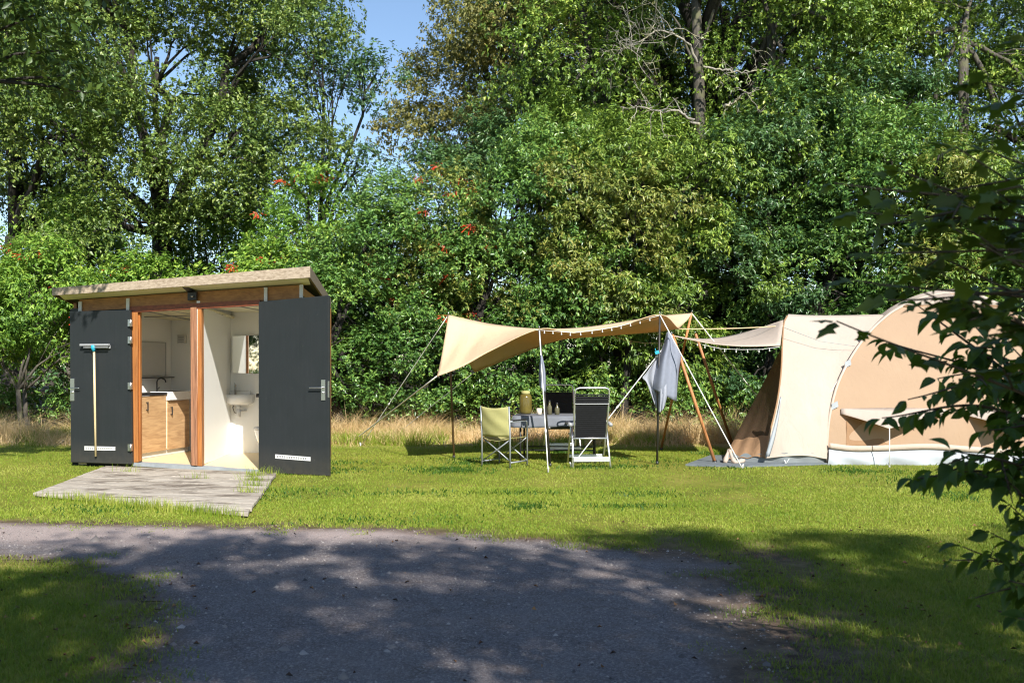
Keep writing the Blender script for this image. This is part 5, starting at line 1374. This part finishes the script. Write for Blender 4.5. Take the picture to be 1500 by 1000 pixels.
# canopy pulled out over the mat
near = [(984, 491.5, 15.25), (1010, 497, 15.25), (1045, 503.5, 15.2), (1090, 507, 15.15), (1143, 506, 15.08)]
farr = [(985, 491, 15.5), (1018, 495.5, 17.4), (1055, 494, 17.6), (1100, 484, 17.4), (1147.5, 468.5, 16.4)]
cg = []
Nn = smooth_row(near, 31); Ff = smooth_row(farr, 31)
for u in np.linspace(0, 1, 10):
    row = Nn * (1 - u) + Ff * u; row[:, 2] -= .04 * math.sin(math.pi * u) * np.sin(np.linspace(0, math.pi, 31)); cg.append(row)
part('canopy', MB().grid(cg), M['canvas_cream'], tent, thick=.004)
m = MB(); m.tube(Nn, .008, 6); part('canopy_hem', m, M['canvas_cream'], tent)
# window awnings, their struts, and the windows behind them
def awning(p0, p1, apex, foot, sh):
    A = TP(*p0) + np.array([0, -.03, 0]); B = TP(*p1) + np.array([0, -.03, 0]); C = W(apex[0], apex[1], A[1] - .62)
    top = [A * (1 - u) + B * u for u in np.linspace(0, 1, 21)]; low = []
    E0 = TP(p0[0], p0[1] + 8) + np.array([0, -.035, 0]); E1 = TP(p1[0], p1[1] + 9) + np.array([0, -.035, 0])
    for u in np.linspace(0, 1, 21):
        if u < .46: v = u / .46; q = E0 * (1 - v) + C * v
        else: v = (u - .46) / .54; q = C * (1 - v) + E1 * v
        low.append(q + np.array([0, .0, .02]) * (4 * v * (1 - v)) * .5)
    g = [np.array(top) * (1 - w) + np.array(low) * w for w in np.linspace(0, 1, 6)]
    aw = part('window_awning', MB().grid(g), M['canvas_cream'], tent, thick=.005)
    m = MB(); m.tube([C + [0, 0, .01], np.array([W(*foot, C[1])[0], C[1], 0])], .007, 6); m.tube([np.array([W(*foot, C[1])[0], C[1], 0]), np.array([W(*foot, C[1])[0], C[1] + .02, .06])], .012, 6)
    m.build('strut', M['rope_white'], aw)
    w0, w1 = TP(p0[0] + 8, 612), TP(p1[0] - 6, 611); w2, w3 = TP(p1[0] - 6, 651), TP(p0[0] + 8, 652)
    g = [[(w0 * (1 - u) + w1 * u) * (1 - v) + (w3 * (1 - u) + w2 * u) * v + np.array([0, -.022 - .012 * math.sin(u * 11 + v * 5) * math.sin(math.pi * v), 0]) for u in np.linspace(0, 1, 24)] for v in np.linspace(0, 1, 10)]
    part('window', MB().grid(g), M['canvas_brown'], tent)
awning((1231, 598), (1392, 596), (1303, 628), (1303, 684), 0)
awning((1412, 600), (1560, 598), (1473, 624), (1477, 684), 0)
# tie tabs on the seam
for x, y in ((1265, 491), (1240, 533), (1221, 594)):
    c = TP(x, y) + np.array([0, -.045, 0]); m = MB(); m.add([c + [-.05, 0, -.07], c + [.06, 0, -.01], c + [.045, 0, .075], c + [-.04, 0, .03]], [(0, 1, 2, 3)])
    part('tie_tab', m, M['pvc_grey'], tent, thick=.012)
m = MB(); m.tube([TP(1148, 480) + np.array([0, -.04, 0]), TP(1200, 498) + np.array([0, -.05, -.02]), TP(1252, 507) + np.array([0, -.03, 0])], .004, 5); part('cord', m, M['grey_plastic'], tent)
c0 = TP(1393, 470) + np.array([0, -.07, 0]); c1 = TP(1393, 596) + np.array([0, -.07, 0]); m = MB(); m.tube([c0, (c0 + c1) / 2 + np.array([0, -.01, 0]), c1], .004, 5); part('wall_cord', m, M['rope_white'], tent)
rope('thin guy rope from the dome seam slanting over the porch skirt', TP(1238, 537) + np.array([0, -.05, 0]), G(1150, 681), .006, slider=.52, group='guy ropes of the tent')
